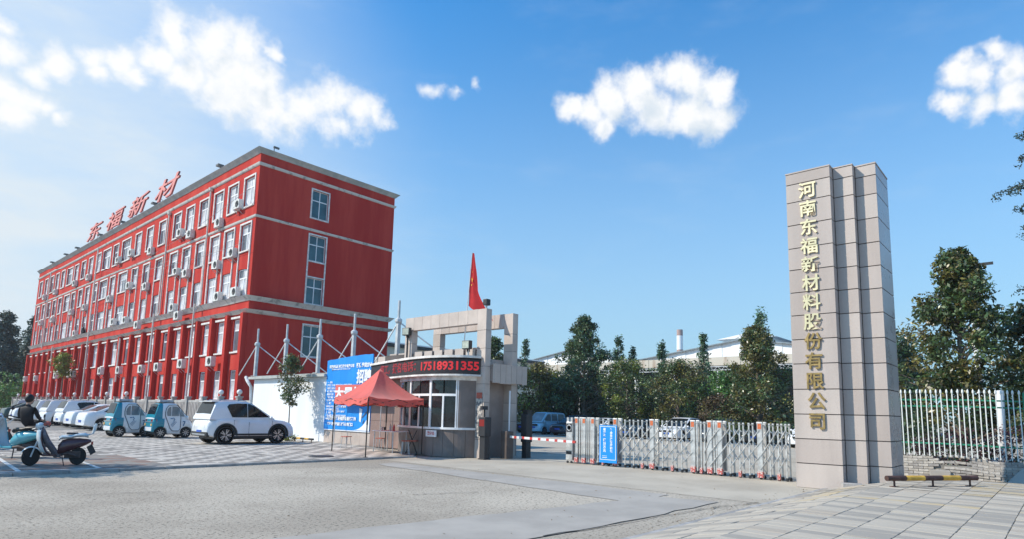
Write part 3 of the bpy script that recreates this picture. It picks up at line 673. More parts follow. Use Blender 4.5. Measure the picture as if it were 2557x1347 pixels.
# LED fascia
LT = [(15.3, 21.55), (14.95, 20.4), (14.6, 19.3), (14.28, 18.2), (14.06, 17.2), (13.99, 16.4), (14.1, 15.65), (14.42, 15.08), (14.97, 14.8)]
LED = crom(LT, 6)
_B = BAY; BAYL = LED
m_ledp = mat('led_panel', (0.022, 0.016, 0.018), 0.35, var=0.3, scale=30)
fs_ = thing('led_sign', 'curved black LED sign with red characters and a phone number over the bay', 'sign', (14.5, 18, 2.78))
def Lq(name, mb, m, parent=fs_): o = mb.build(name, m, parent); o.location = (-14.5, -18, -2.78) if parent is fs_ else (0, 0, 0); return o
q = MB(); ribbon(q, LED, -.22, 0, 2.80, 3.36); Lq('panel', q, m_ledp)
q = MB(); ribbon(q, LED, -.3, .06, 3.36, 3.44); Lq('top_trim', q, m_white_trim)
q = MB(); ribbon(q, LED, -.22, .05, 2.74, 2.80); Lq('bottom_trim', q, m_white_trim)
q = MB(); q.prism([(p.x, p.y) for p in LED] + [(15.6, 14.9), (15.6, 21.5)], 3.30, 3.355); Lq('soffit', q, m_dark)
m_ledr = mat('led_red', (0.3, 0.01, 0.015), 0.5, emit=((1.0, 0.03, 0.04), 0.4))
m_ledd = mat('led_red_dim', (0.2, 0.01, 0.015), 0.5, emit=((0.8, 0.02, 0.04), 0.14))
ll = [0]
for i in range(1, len(LED)): ll.append(ll[-1] + (LED[i]-LED[i-1]).length)
LT_ = ll[-1]
def lat(s):
    s = max(0, min(LT_-1e-6, s)); i = min(max(k for k in range(len(ll)) if ll[k] <= s), len(LED)-2)
    p = LED[i].lerp(LED[i+1], (s-ll[i])/(ll[i+1]-ll[i])); t = (LED[i+1]-LED[i]).normalized(); n = Vector((t.y, -t.x))*sgn
    return p, n
def bend_text(body, size, s_start, s_end, zc, m, name):
    me = text_mesh(body, size, m, extrude=0.002, offset=0.012)
    xs = [v.co.x for v in me.vertices]; a, b = min(xs), max(xs)
    for v in me.vertices:
        s = s_start + (v.co.x-a)/(b-a)*(s_end-s_start); p, n = lat(s)
        v.co = (p.x + n.x*(.006+v.co.z), p.y + n.y*(.006+v.co.z), zc + v.co.y)
    o = link(name, me, fs_); o.location = (-14.5, -18, -2.78)
def s_of(y): return min((abs(LED[i].y-y), ll[i]) for i in range(len(LED)))[1]
bend_text('17518931355', 0.40, LT_-2.42, LT_-.06, 3.07, m_ledr, 'phone_number')
bend_text('招工，报名电话：', 0.38, LT_-6.2, LT_-2.75, 3.08, m_ledd, 'red_characters')
# parapet of vertical panels above the fascia
for k in range(9):
    q = MB(); y0 = 15.15 + k*.56; q.box(15.0+(.0 if k < 6 else .1), 15.3, y0, y0+.43, 3.42, 3.76); G('parapet_panel', q, m_gran)
q = MB(); q.box(15.06, 15.26, 15.1, 20.3, 3.42, 3.70); G('parapet_core', q, m_joint)
q = MB(); q.box(15.47, 15.75, 20.3, 25.1, 3.4, 3.74); G('parapet_wall', q, m_gran)
# recruitment billboard
bb = thing('billboard', 'large blue recruitment billboard with white Chinese text on the gatehouse wall', 'billboard', (15.42, 23.35, 0))
m_bb = mat('blue_poster', (0.006, 0.26, 0.74), 0.5, var=0.06, scale=0.8)
m_bbw = mat('poster_white', (0.78, 0.82, 0.85), 0.6, var=0.03)
q = MB(); n = 12; top = [3.72+.16*math.sin(k/n*math.pi*.55)+.01*math.sin(k*2.1) for k in range(n+1)]
wv_ = [.012*math.sin(k*1.7) for k in range(n+1)]
q.add([(-.0+wv_[k], 1.75-3.5*k/n, .64) for k in range(n+1)] + [(.0-wv_[k], 1.75-3.5*k/n, top[k]) for k in range(n+1)] + [(.03, 1.75-3.5*k/n, .64) for k in range(n+1)] + [(.03, 1.75-3.5*k/n, top[k]) for k in range(n+1)],
      [(k, k+1, n+2+k, n+1+k) for k in range(n)] + [(2*n+2+k, 3*n+3+k, 3*n+4+k, 2*n+3+k) for k in range(n)] + [(n+1+k, n+2+k, 3*n+4+k, 3*n+3+k) for k in range(n)] + [(0, n+1, 3*n+3, 2*n+2), (n, 3*n+2, 4*n+3, 2*n+1)])
q.build('board', m_bb, bb)
def bt(body, size, y, z, xs=1.0, off=0.006, align='CENTER', name='lettering'):
    o = link(name, text_mesh(body, size, m_bbw, 0.001, off, xs=xs, align=align), bb); o.matrix_local = Matrix.Translation((-.022, y, z)) @ FACE_MX
bt('河南东福新材料股份有限公司', .15, .55, 3.42); bt('HENAN DONGFU NEW MATERIAL CO LTD', .07, .55, 3.30, off=.002)
bt('期待您的加入', .2, -1.18, 3.42, off=.01); bt('招聘', .62, -1.18, 2.9, off=.022, xs=.86)
for k, s in enumerate(('一、岗位', '操作工 三十名 月薪五千以上 包吃住 缴社保', '机修工 五名 熟练优先', '电工 两名 持证上岗', '质检员 三名', '叉车工 两名', '仓库保管 两名', '二、要求', '年龄五十岁以下 身体健康 吃苦耐劳', '能适应两班倒 服从管理', '三、福利', '五险 免费工作餐 节日福利 生日福利', '年终奖金 带薪年假')):
    bt(s, .10, 1.6, 2.72-k*.135, align='LEFT', off=.004)
bt('联系人 王经理 李经理', .1, .6, 1.42, off=.003)
bt('欢迎广大求职者前来面试咨询', .17, .35, 1.12, off=.008); bt('地址 河南东福新材料公司门口', .15, .45, .88, off=.008)
q = MB(); pts = [(-1.74, 1.75)] + [(-1.74 + 1.15*(1-math.cos(a)), 1.75 - 1.09*math.sin(a)) for a in [math.pi/2*k/8 for k in range(1, 9)]] + [(-1.74, .66)]
q.add([(-.020, y, z) for y, z in pts], [tuple(range(len(pts)))]); q.build('white_corner', m_bbw, bb)
q = MB()   # small drawn figure with a megaphone in the corner
for (y0, z0, y1, z1, w_) in ((-1.2, 1.2, -1.5, 1.45, .05), (-1.35, 1.1, -1.25, .95, .04)): q.beam((-.024, y0, z0), (-.024, y1, z1), .003, w_)
q.build('drawn_figure', mat('poster_ink', (0.08, 0.12, 0.2), 0.6), bb)
q = MB(); q.add([(-.024, -.98, 1.6), (-.024, -1.2, 1.55), (-.024, -1.12, 1.0), (-.024, -1.0, 1.05)], [(0, 1, 2, 3)]); q.build('drawn_arm', m_bbw, bb)
q = MB()
for (y0, y1, z0, z1) in ((1.75, -1.75, .600, .638),): q.box(-.01, .03, y1, y0, z0, z1)
q.build('white_border', m_bbw, bb)

# ---------------------------------------------------------------- stone gate frame: two portals side by side
m_granv = [m_gran] + [mat('granite_cladding_%d' % i, c, .62, var=.10, scale=1.2, speck=(260, (.30, .25, .23), .60)) for i, c in enumerate(((.54, .46, .405), (.455, .385, .335)))]
def clad(parent, faces, org, m=m_gran):
    pass
gf = thing('gate_frame', 'pale granite double portal frame rising over the gatehouse roof', 'gate frame', (15, 14.6, 0))
def portal(X0, X1, Y0, Y1, ztop, zb, cw, zleft):
    def P(name, x0, x1, y0, y1, z0, z1, m=m_gran):
        m = random.choice(m_granv) if m is m_gran else m
        q = MB(); q.box(x0-15, x1-15, y0-14.6, y1-14.6, z0, z1); return q.build(name, m, gf)
    P('column_core', X0+.02, X1-.02, Y0+.02, Y0+cw-.02, 0, ztop-.02, m_joint)
    zs = [0, .62, 1.25, 1.88, 2.5, 3.1, 3.72, 4.35, ztop]
    for a, b in zip(zs, zs[1:]): P('cladding_slab', X0, X1, Y0, Y0+cw, a+.004, b-.008)
    P('column_core', X0+.02, X1-.02, Y1-cw+.02, Y1-.02, zleft, zb, m_joint)
    for a, b in ((zleft, 4.1), (4.1, zb)): P('cladding_slab', X0, X1, Y1-cw, Y1, a+.004, b-.008)
    n = 8; y0 = Y0+cw; y1 = Y1
    P('beam_core', X0+.02, X1-.02, y0, y1-.02, zb+.02, ztop-.02, m_joint)
    for k in range(n): P('cladding_slab', X0, X1, y0+(y1-y0)*k/n+.005, y0+(y1-y0)*(k+1)/n-.005, zb, ztop)
portal(15.0, 15.27, 14.62, 19.0, 5.1, 4.6, .42, 3.4)
portal(16.3, 16.58, 14.55, 18.85, 5.1, 4.6, .42, 3.4)
for k in range(6): # canopy beam of upright panels across the passage
    x0 = 15.29 + k*.285
    q = MB(); q.box(x0-15, x0+.27-15, 14.42-14.6, 14.53-14.6, 2.55+random.uniform(-.02, .02), 3.2); q.build('cladding_slab', m_gran, gf)
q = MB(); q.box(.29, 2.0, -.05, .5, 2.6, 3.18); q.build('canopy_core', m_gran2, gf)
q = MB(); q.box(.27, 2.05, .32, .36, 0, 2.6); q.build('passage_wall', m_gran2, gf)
# handwritten posters on the column
m_post = mat('torn_notice', (0.55, 0.50, 0.44), 0.8, col2=(0.14, 0.14, 0.15), mix=(0.42, 0.58), scale=9)
q = MB(); q.box(14.984, 14.994, 14.68, 14.98, .68, 2.1); tag(q.build('torn_notice', m_post), 'strip of torn handwritten notices pasted on the front gate column', 'notice')
q = MB(); q.box(14.978, 14.984, 14.70, 14.96, 2.0, 2.2); tag(q.build('red_notice', mat('red_paper', (0.5, 0.12, 0.08), 0.8)), 'small red paper notice pasted high on the front gate column', 'notice')
q = MB(); q.box(-.01, .01, -.27, .27, -.11, .11); o = q.build('white_notice', m_paint_white); o.location = (14.085, 16.2, .78); o.rotation_euler.z = .0; tag(o, 'small white printed plate below the guardhouse windows', 'notice')
me = text_mesh('登记处', .12, mat('ink_red', (0.5, 0.05, 0.05), .7), .001, .003); o2 = link('lettering', me, o); o2.matrix_local = Matrix.Translation((-.012, 0, 0)) @ FACE_MX
# loudspeaker, floodlights
t = thing('loudspeaker', 'small dark loudspeaker on top of the front gate column', 'loudspeaker', (15.12, 14.75, 5.1))
q = MB(); q.tube([(0, 0, 0), (0, 0, .14)], .03, 8); q.build('stand', m_steel_grey, t)
q = MB(); q.box(-.10, .10, -.10, .08, .12, .34); q.build('cabinet', m_dark, t, bevel=.02)
q = MB(); q.tube([(0, .08, .22), (0, .14, .22)], .06, 10); q.build('driver', mat('maroon_plastic', (0.12, 0.02, 0.025), .5), t)
m_lens = mat('floodlight_glass', (0.45, 0.48, 0.40), 0.15, var=0.15, scale=8)
def flood(loc, rz, tall, label):
    t = thing('floodlight', label, 'floodlight', loc, rz, 'floodlights by the gate')
    q = MB(); q.tube([(.05, 0, 0), (.05, 0, tall)], .035, 8); q.build('pole', m_dark if tall > .8 else m_steel_grey, t)
    q = MB(); q.box(-.1, .06, -.17, .17, tall-.02, tall+.28); h = q.build('housing', m_dark, t, bevel=.02)
    q = MB(); q.box(-.112, -.10, -.14, .14, tall+.01, tall+.25); q.build('lens', m_lens, t)
    q = MB(); q.box(-.02, .12, -.02, .02, tall-.1, tall); q.build('bracket', m_dark, t)
flood((14.86, 18.72, 3.42), .25, 1.0, 'square floodlight on a tall dark pole at the left gate portal')
flood((14.75, 15.25, 3.44), .1, .26, 'square floodlight on a short stand above the LED sign')
# flag on a slanting pole
t = thing('flag', 'red national flag hanging from a thin slanting pole above the gatehouse', 'flag', (15.45, 16.1, 3.4))
pb, pt = Vector((0, .1, 0)), Vector((-.1, -.32, 3.95))
q = MB(); q.tube([pb, pb.lerp(pt, .5), pt], [.022, .018, .012], 8); q.build('pole', mat('pole_silver', (0.75, 0.76, 0.78), .35, metal=.6), t, smooth=True)
m_flag = mat('flag_red', (0.62, 0.015, 0.018), 0.6, var=0.1, scale=3, transl=0.25)
fl = MB(); nu, nv = 14, 20; vs = []
for j in range(nv+1):
    v = j/nv
    base = pb.lerp(pt, 1-.50*v)
    for i in range(nu+1):
        u = i/nu
        wd = .10+.44*v + (0 if v < .66 else 2.5*(v-.66)**1.2)
        drop = u*(.05 + .35*v)*.6 + (0 if v < .66 else u*(v-.66)*1.1)
        fold = .055*math.sin(u*9+v*5)*(.4+v)
        vs.append((base.x - .35*fold + u*wd*.35, base.y - u*wd*.8 + fold*.4, base.z - drop - .02*math.sin(u*12)*v))
fl.add(vs, [(j*(nu+1)+i, j*(nu+1)+i+1, (j+1)*(nu+1)+i+1, (j+1)*(nu+1)+i) for j in range(nv) for i in range(nu)])
flo = fl.build('cloth', m_flag, t, smooth=True)
m_star = mat('star_yellow', (0.85, 0.62, 0.04), .6)
def star(u, v, r):
    i, j = int(u*nu), int(v*nv); c = Vector(vs[j*(nu+1)+i]); a = (Vector(vs[j*(nu+1)+i+1])-c).normalized(); b = (Vector(vs[(j+1)*(nu+1)+i])-c).normalized(); n = a.cross(b).normalized()
    if n.x > 0: n = -n
    q = MB(); q.add([c + n*.03] + [c + n*.03 + (r if k % 2 == 0 else r*.4)*(math.cos(k*math.pi/5)*b + math.sin(k*math.pi/5)*a) for k in range(10)], [(0, k+1, (k+1) % 10+1) for k in range(10)]); q.build('star', m_star, flo)
star(.45, .52, .09); star(.55, .36, .035); star(.3, .62, .035)

# ---------------------------------------------------------------- red canopy tent
tn = thing('canopy_tent', 'red pop-up canopy tent on thin black legs in front of the gatehouse', 'tent', (13.15, 18, PZ))
Cn = [Vector((12.28-13.15, 19.37-18, 0)), Vector((11.57-13.15, 16.35-18, 0)), Vector((14.03-13.15, 16.6-18, 0)), Vector((14.74-13.15, 19.6-18, 0))]
m_tent = mat('red_tent_cloth', (0.76, 0.12, 0.09), 0.7, var=0.1, scale=1.5, transl=0.25)
m_tent.node_tree.nodes['Principled BSDF'].inputs['Sheen Weight'].default_value = .3
ze, zp = 1.88, 2.92
ctr = sum(Cn, Vector())/4
tc_ = MB(); nn = 12
for e in range(4):
    a, b = Cn[e], Cn[(e+1) % 4]; vs = []
    for j in range(nn+1):
        v = j/nn
        for i in range(nn+1):
            u = i/nn; edge = a.lerp(b, u)
            p = edge.lerp(ctr, v); h = ze + (zp-ze)*(v**1.55)*(1) + .10*v*(1-v)*math.cos(math.pi*(u-.5)*2)*-1 - .07*math.sin(math.pi*u)*(1-v)**2
            vs.append((p.x, p.y, h + .012*math.sin(u*23+e)*(1-v)))
    tc_.add(vs, [(j*(nn+1)+i, j*(nn+1)+i+1, (j+1)*(nn+1)+i+1, (j+1)*(nn+1)+i) for j in range(nn) for i in range(nn)])
cano = tc_.build('canopy', m_tent, tn, smooth=True)
va = MB()
for e in range(4):
    a, b = Cn[e], Cn[(e+1) % 4]; n = 24; o_ = (a.lerp(b, .5)-ctr).normalized()
    sagf = lambda u: ze - .07*math.sin(math.pi*u) + .012*math.sin(u*23+e)
    for i in range(n):
        pa, pb_ = a.lerp(b, i/n)+o_*.012*math.sin(i*1.9), a.lerp(b, (i+1)/n)+o_*.012*math.sin((i+1)*1.9); u0, u1 = i/n, (i+1)/n
        d0, d1 = .2+.03*math.sin(u0*17+e*2), .2+.03*math.sin(u1*17+e*2)
        va.add([(pa.x, pa.y, sagf(u0)), (pb_.x, pb_.y, sagf(u1)), (pb_.x+o_.x*.03, pb_.y+o_.y*.03, sagf(u1)-d1), (pa.x+o_.x*.03, pa.y+o_.y*.03, sagf(u0)-d0)], [(0, 1, 2, 3)])
va.build('valance', m_tent, tn, smooth=True)
for i, c in enumerate(Cn):
    z0 = -PZ if i in (1, 2) and c.y + 18 < 16.1 else 0
    q = MB(); q.box(c.x-.014, c.x+.014, c.y-.014, c.y+.014, z0+.01, ze-.02); q.box(c.x-.019, c.x+.019, c.y-.019, c.y+.019, 1.0, ze-.1); q.box(c.x-.06, c.x+.06, c.y-.06, c.y+.06, z0, z0+.012); q.build('leg', m_black, tn)
fr = MB()
for e in range(4):
    a, b = Cn[e], Cn[(e+1) % 4]; m_ = a.lerp(b, .5)
    for (p, r) in ((a, m_), (m_, b)):
        fr.beam((p.x, p.y, ze-.05), (r.x, r.y, ze-.3), .025, .015); fr.beam((p.x, p.y, ze-.3), (r.x, r.y, ze-.05), .025, .015)
fr.build('truss_frame', m_black, tn)
m_bann = mat('red_banner', (0.66, 0.14, 0.12), 0.6, var=0.06)
bnr = thing('banner', 'pale red banner with white characters behind the left side of the tent', 'banner', (15.0, 21.9, 1.62))
q = MB(); q.box(-.01, .01, -1.6, 1.75, 0.22, .95); q.build('cloth', m_bann, bnr)
o = link('lettering', text_mesh('大量招聘', .52, m_bbw, .001, .02, xs=1.35), bnr); o.matrix_local = Matrix.Translation((-.013, .4, .56)) @ FACE_MX
for y in (-1.55, 1.7):
    q = MB(); q.tube([(.03, y, -1.56), (.03, y, .95)], .018, 6); q.build('stick', m_steel_grey, bnr)
# table, stools and bottles under the tent
tb = thing('folding_table', 'white folding table with metal legs under the red tent', 'table', (13.75, 18.0, 0.06))
q = MB(); q.box(-.35, .35, -.62, .62, .72, .75); q.build('table_top', m_paint_white, tb, bevel=.008)
for x in (-.3, .3):
    for y in (-.55, .55): q = MB(); q.tube([(x, y, 0), (x*.96, y*.96, .72)], .018, 8); q.build('leg', m_steel_grey, tb)
m_stool = mat('stool_red', (0.42, 0.10, 0.06), .5)
sp = None
for i, (x, y, lb) in enumerate(((13.6, 20.5, 'small red stool standing alone left of the white table'), (14.0, 18.9, 'small red stool tucked at the left end of the white table'), (13.6, 16.95, 'small red stool to the right of the white table'))):
    if sp is None:
        sp = thing('stool', lb, 'stool', (x, y, PZ), .3, 'stools under the tent')
        q = MB(); q.box(-.17, .17, -.13, .13, .43, .455); q.build('seat', m_stool, sp, bevel=.008)
        for a in (-1, 1):
            for b in (-1, 1): q = MB(); q.tube([(a*.16, b*.13, 0), (a*.12, b*.09, .43)], .012, 6); q.build('leg', m_steel_grey, sp)
    else: copy_tree(sp, None, lb, (x, y, PZ), .5*i)
t = thing('folded_stool', 'folded chair leaning beside the right end of the white table', 'stool', (13.95, 17.05, PZ), .6)
q = MB(); q.beam((0, -.2, 0), (.1, .15, .8), .03, .03); q.build('leg', m_dark, t); q = MB(); q.beam((0, .2, 0), (.1, -.15, .8), .03, .03); q.build('leg', m_dark, t); q = MB(); q.box(-.15, .2, -.2, .2, .42, .45); q.build('seat', m_stool, t)
for i, (x, y, c, lb) in enumerate(((13.7, 17.75, (0.55, 0.05, 0.05), 'red bottle standing on the white table'), (13.66, 17.9, (0.5, 0.5, 0.5), 'clear bottle next to the red bottle on the table'), (13.75, 18.5, (0.7, 0.7, 0.68), 'white cup at the left end of the table'), (13.8, 18.42, (0.08, 0.07, 0.06), 'dark cup at the left end of the table'))):
    q = MB(); h = .24 if i < 2 else .12
    q.lathe([(.035, 0), (.038, .02), (.038, h*.6), (.03, h*.75), (.014, h*.85), (.015, h), (.002, h)] if i < 2 else [(.03, 0), (.04, h), (.035, h), (.028, .01)], 12)
    tag(link('bottle' if i < 2 else 'cup', q.mesh('bottle', mat('bottle_%d' % i, c, .3), smooth=True), None, (x, y, PZ+.75)), lb, 'bottle' if i < 2 else 'cup')
# access machine, barrier, boxes at the gate
t = thing('ticket_machine', 'black access control machine with red display before the gate columns', 'machine', (14.78, 14.32, 0))
q = MB(); q.box(-.12, .12, -.12, .12, 0, .75); q.box(-.15, .15, -.15, .15, 0, .04); q.build('stand', m_dark, t, bevel=.01)
q = MB(); q.box(-.16, .14, -.15, .15, .75, 1.38); q.build('head', m_dark, t, bevel=.02)
q = MB(); q.box(-.168, -.162, -.11, .11, 1.08, 1.3); q.build('display', mat('display_red', (0.02, .005, .005), .3, emit=((1, .05, .03), .25)), t)
q = MB(); q.tube([(-.05, 0, 1.38), (-.05, 0, 1.62)], .03, 8); q.box(-.2, .06, -.05, .05, 1.62, 1.74); q.build('camera_arm', m_dark, t)
t = thing('barrier', 'white barrier arm with red bands on a dark cabinet across the gate lane', 'barrier', (15.75, 14.2, 0))
q = MB(); q.box(-.17, .17, -.14, .14, 0, .92); q.build('cabinet', mat('cabinet_brown', (0.11, 0.085, 0.075), .5), t, bevel=.02)
bl = MB(); L = 2.75
for k in range(24): bl.k = 1 if k % 3 == 2 else 0; bl.box(-.025, .025, -.1-L*(k+1)/24, -.1-L*k/24, .70-.002*k, .775-.002*k)
ar = bl.build('arm', [m_paint_white, mat('barrier_red', (0.62, 0.07, 0.06), .5)], t)
t = thing('guard_post_box', 'dark equipment post standing right of the rear gate column', 'equipment post', (16.55, 14.02, 0))
q = MB(); q.box(-.12, .12, -.1, .1, 0, .55); q.build('stand', m_dark, t); q = MB(); q.box(-.16, .16, -.13, .13, .55, 1.5); q.build('cabinet', m_dark, t, bevel=.02); q = MB(); q.box(-.1, .18, -.1, .1, 1.5, 1.66); q.build('camera', m_black, t)
q = MB(); q.tube([(0, 0, 0), (0, 0, 2.3)], .03, 8); tag(link('light_strip', q.mesh('light_strip', m_paint_white), None, (15.98, 14.33, 0)), 'thin white upright strip standing for light between the two gate columns', 'pole')  # white upright stands in for the strip of light between the columns
q = MB(); q.lathe([(.38, 0), (.38, .012), (.34, .014), (.001, .014)], 24); tag(link('manhole_cover', q.mesh('manhole_cover', m_dark), None, (10.6, 17.3, PZ+.003)), 'round dark manhole cover in the paving left of the tent', 'manhole cover')
# striped wheel stop by the white wall and by the pillar
m_yel = mat('hazard_yellow', (0.62, 0.36, 0.05), .6, var=.25, scale=6); m_rust = mat('rusty_brown', (0.085, 0.04, 0.032), .75, var=.35, scale=7)
def stop_bar(L, r, n, loc, rz, lb, h=.11, cols=(m_rust, m_yel)):
    t = thing('wheel_stop', lb, 'wheel stop', loc, rz, 'striped wheel stop bars')
    for k in range(n): q = MB(); q.lathe([(r, -L/2+L*k/n), (r, -L/2+L*(k+1)/n)], 14, (0, 0, h+r), 'y'); q.build('bar_section', cols[k % 2], t, smooth=True)
    for y in (-L*.42, 0, L*.42): q = MB(); q.tube([(0, y, 0), (0, y, h+.01)], .018, 6); q.box(-.06, .06, y-.06, y+.06, 0, .012); q.build('leg', m_rust, t)
stop_bar(1.7, .045, 5, (14.55, 25.3, PZ), 0, 'small black and yellow wheel stop bar at the foot of the white wall', .1, (m_black, m_yel))
stop_bar(2.2, .05, 5, (14.55, 2.0, .305), .99, 'long rusty brown and yellow wheel stop bar beside the stone pillar')
stop_bar(1.9, .06, 5, (16.1, -.25, .305), .99, 'reddish wheel stop bar cut by the right picture edge', .16, (mat('maroon_paint', (0.16, .02, .03), .5), m_yel))
# ---------------------------------------------------------------- name pillar
pi_ = thing('name_pillar', 'tall stepped granite pillar with vertical gold company characters', 'pillar', (15.15, 4.7, 0))
def PQ(name, x0, x1, y0, y1, z0, z1, m): q = MB(); q.box(x0-15.15, x1-15.15, y0-4.7, y1-4.7, z0, z1); return q.build(name, m, pi_)
zs = [0.0, .55, 1.1, 1.66, 2.23, 2.82, 3.39, 3.96, 4.51, 5.06, 5.61, 6.18, 6.75, 7.2, 7.47]
BL = ((15.15, 3.72, 4.70), (15.41, 3.30, 3.705), (15.63, 2.87, 3.285))
PQ('pillar_core', 15.17, 16.9, 3.74, 4.68, 0, 7.42, m_joint); PQ('pillar_core', 15.43, 16.9, 3.32, 3.74, 0, 7.42, m_joint); PQ('pillar_core', 15.65, 16.9, 2.89, 3.32, 0, 7.42, m_joint)
m_pg = mat('pillar_granite', (0.445, 0.385, 0.35), 0.6, var=0.12, scale=0.9, speck=(150, (0.29, 0.24, 0.22), 0.56), bump=0.04, streak=True)
m_pgv = [m_pg] + [mat('pillar_granite_%d' % i, c, .6, var=.13, scale=.9, speck=(150, (.27, .22, .205), .56), bump=.04, streak=True) for i, c in enumerate(((.415, .355, .32), (.47, .41, .37)))]
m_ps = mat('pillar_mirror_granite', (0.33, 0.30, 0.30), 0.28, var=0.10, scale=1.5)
for bi, (x0, y0, y1) in enumerate(BL):
    for a, b in zip(zs, zs[1:]):
        g = .011; d = random.uniform(0, .006)
        PQ('cladding_slab', x0+d, x0+.02, y0, y1, a+g, b-g, random.choice(m_pgv))                                    # front face
        xb = BL[bi+1][0] if bi < 2 else 16.92
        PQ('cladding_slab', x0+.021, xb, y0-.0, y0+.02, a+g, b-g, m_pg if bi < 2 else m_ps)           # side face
for a, b in zip(zs, zs[1:]): PQ('cladding_slab', 15.171, 16.92, 4.68, 4.70, a+.006, b-.006, m_pg)
PQ('cap_slab', 15.14, 16.93, 3.71, 4.71, 7.47, 7.5, m_pg); PQ('cap_slab', 15.40, 16.93, 3.29, 3.709, 7.47, 7.495, m_pg); PQ('cap_slab', 15.62, 16.93, 2.86, 3.289, 7.47, 7.5, m_pg)
NAME = '河南东福新材料股份有限公司'
for i, ch in enumerate(NAME):
    z = 6.96 - i*(6.96-1.48)/12
    is_brown = i >= 8
    o = link('gold_character', text_mesh(ch, .405, m_gold_brown if is_brown else m_gold, extrude=.014, offset=.007, xs=.98), pi_)
    o.matrix_local = Matrix.Translation((-.024, 4.215-4.7 - (.02 if i > 10 else 0), z)) @ FACE_MX
q = MB(); q.box(-.14, .14, -.2, .2, 0, .07); o = tag(link('loose_brick', q.mesh('loose_brick', m_fence), None, (14.95, 3.5, .13), .4), 'flat grey stone lying at the foot of the pillar', 'stone')

# ---------------------------------------------------------------- retractable gate
GX = 16.2
gt = thing('retractable_gate', 'stainless steel folding retractable gate with lattice bars across the entrance', 'gate', (GX, 8.5, 0))
def GM(mb, name, m, parent=gt, **kw): o = mb.build(name, m, parent, **kw); return o
thin = [10.82,10.63,10.43,9.86,9.57,9.28,8.63,8.33,8.04,7.58,7.47,7.37,6.67,6.41,6.16,5.64,5.43,5.24]
thick = [10.2,8.96,7.7,7.22,6.94,5.88]
m_orange = mat('orange_reflector', (0.62, 0.16, 0.06), .4, var=.2, scale=20); m_redw = mat('red_wheel_guard', (0.48, .1, .09), .5, col2=(.6, .55, .5), mix=(.5, .55), scale=18)
bq = MB(); bq.box(-.016, .016, -.017, .017, .07, 1.38); bq.box(-.02, .02, -.024, .024, 1.35, 1.42); me_thin = bq.mesh('picket', m_steel)
bq = MB(); bq.box(-.035, .035, -.065, .065, .12, 1.40); bq.box(-.042, .042, -.075, .075, 1.40, 1.45); me_thick = bq.mesh('post', m_steel, bevel=.008)
bq = MB(); bq.box(-.042, -.036, -.045, .045, 1.27, 1.41); me_or = bq.mesh('reflector', m_orange)
bq = MB(); bq.box(-.06, .05, -.07, .07, .05, .2); me_wg = bq.mesh('wheel_guard', m_redw)
bq = MB(); bq.lathe([(.035, -.02), (.04, -.01), (.04, .01), (.035, .02)], 12, (0, 0, .04), 'x'); me_wh = bq.mesh('wheel', m_dark)
DX = 0.27
for row, dx in ((0, 0), (1, DX)):
    for ki, y in enumerate(thin):
        link('picket', me_thin, gt, (dx, y-8.5, 0))
        if row == 0 and y in (10.63, 9.28, 8.33, 7.47, 6.41, 5.43): link('wheel_guard', me_wg, gt, (dx, y-8.5, -.02)).scale = (.7, .5, 1)
        link('wheel', me_wh, gt, (dx, y-8.5, 0))
    for y in thick:
        o = link('post', me_thick, gt, (dx, y-8.5, 0)); link('wheel', me_wh, gt, (dx, y-8.5, 0))
        if row == 0: link('reflector', me_or, o); link('wheel_guard', me_wg, gt, (dx, y-8.5, 0))
    for y in ([11.51, 11.44, 11.37, 11.30, 11.23, 11.16, 11.09] + [7.16, 7.10, 7.04, 6.99]): link('picket', me_thin, gt, (dx, y-8.5, 0))
    for y in (11.63, 11.34, 11.01):
        o = link('post', me_thick, gt, (dx, y-8.5, 0))
        if row == 0: link('reflector', me_or, o); link('wheel_guard', me_wg, gt, (dx, y-8.5, 0))
al_ = sorted(thin + thick, reverse=True)
for a, b in zip(al_, al_[1:]):
    if a - b < .14: continue
    for k in range(3):
        zc = .42 + k*.33
        q = MB(); q.beam((-.03, a-8.5, zc-.17), (-.03, b-8.5, zc+.17), .045, .016); GM(q, 'lattice_bar', m_steel)
        q = MB(); q.beam((DX+.03, a-8.5, zc+.17), (DX+.03, b-8.5, zc-.17), .014, .036, up=(1, 0, 0)); GM(q, 'lattice_bar', m_steel)
        q = MB(); q.beam((-.045, (a+b)/2-8.5, zc), (DX+.02, a-8.5-.03, zc+.12), .014, .03); GM(q, 'lattice_bar', m_steel)
        q = MB(); q.beam((-.028, b-8.5, zc+.17), (-.028, b-8.5-.07, zc+.10), .012, .036, up=(1, 0, 0)); GM(q, 'lattice_bar', m_steel)
me_wheel_row = None
q = MB()
for a in al_: q.box(-.03, DX+.03, a-8.5-.02, a-8.5+.02, .05, .09)
GM(q, 'foot_rail', m_dark)
q = MB()
for a in al_ + [11.63, 11.34, 11.01]: q.box(-.02, DX+.02, a-8.5-.018, a-8.5+.018, 1.36, 1.385)
GM(q, 'cross_tie', m_steel)
hd = MB(); hd.box(-.12, DX+.12, 11.72-8.5, 11.97-8.5, .1, 1.3); o = GM(hd, 'motor_head', m_steel, bevel=.02)
q = MB(); q.box(-.126, -.120, 11.74-8.5, 11.95-8.5, .98, 1.24); GM(q, 'speaker_panel', m_dark, o)
q = MB(); q.lathe([(.07, 0), (.085, -.012), (.1, 0)], 18, (-.126, 11.845-8.5, 1.11), 'x'); GM(q, 'speaker_ring', m_steel_grey, o)
q = MB(); q.box(-.126, -.12, 11.74-8.5, 11.95-8.5, .28, .38); GM(q, 'rubber_band', m_dark, o)
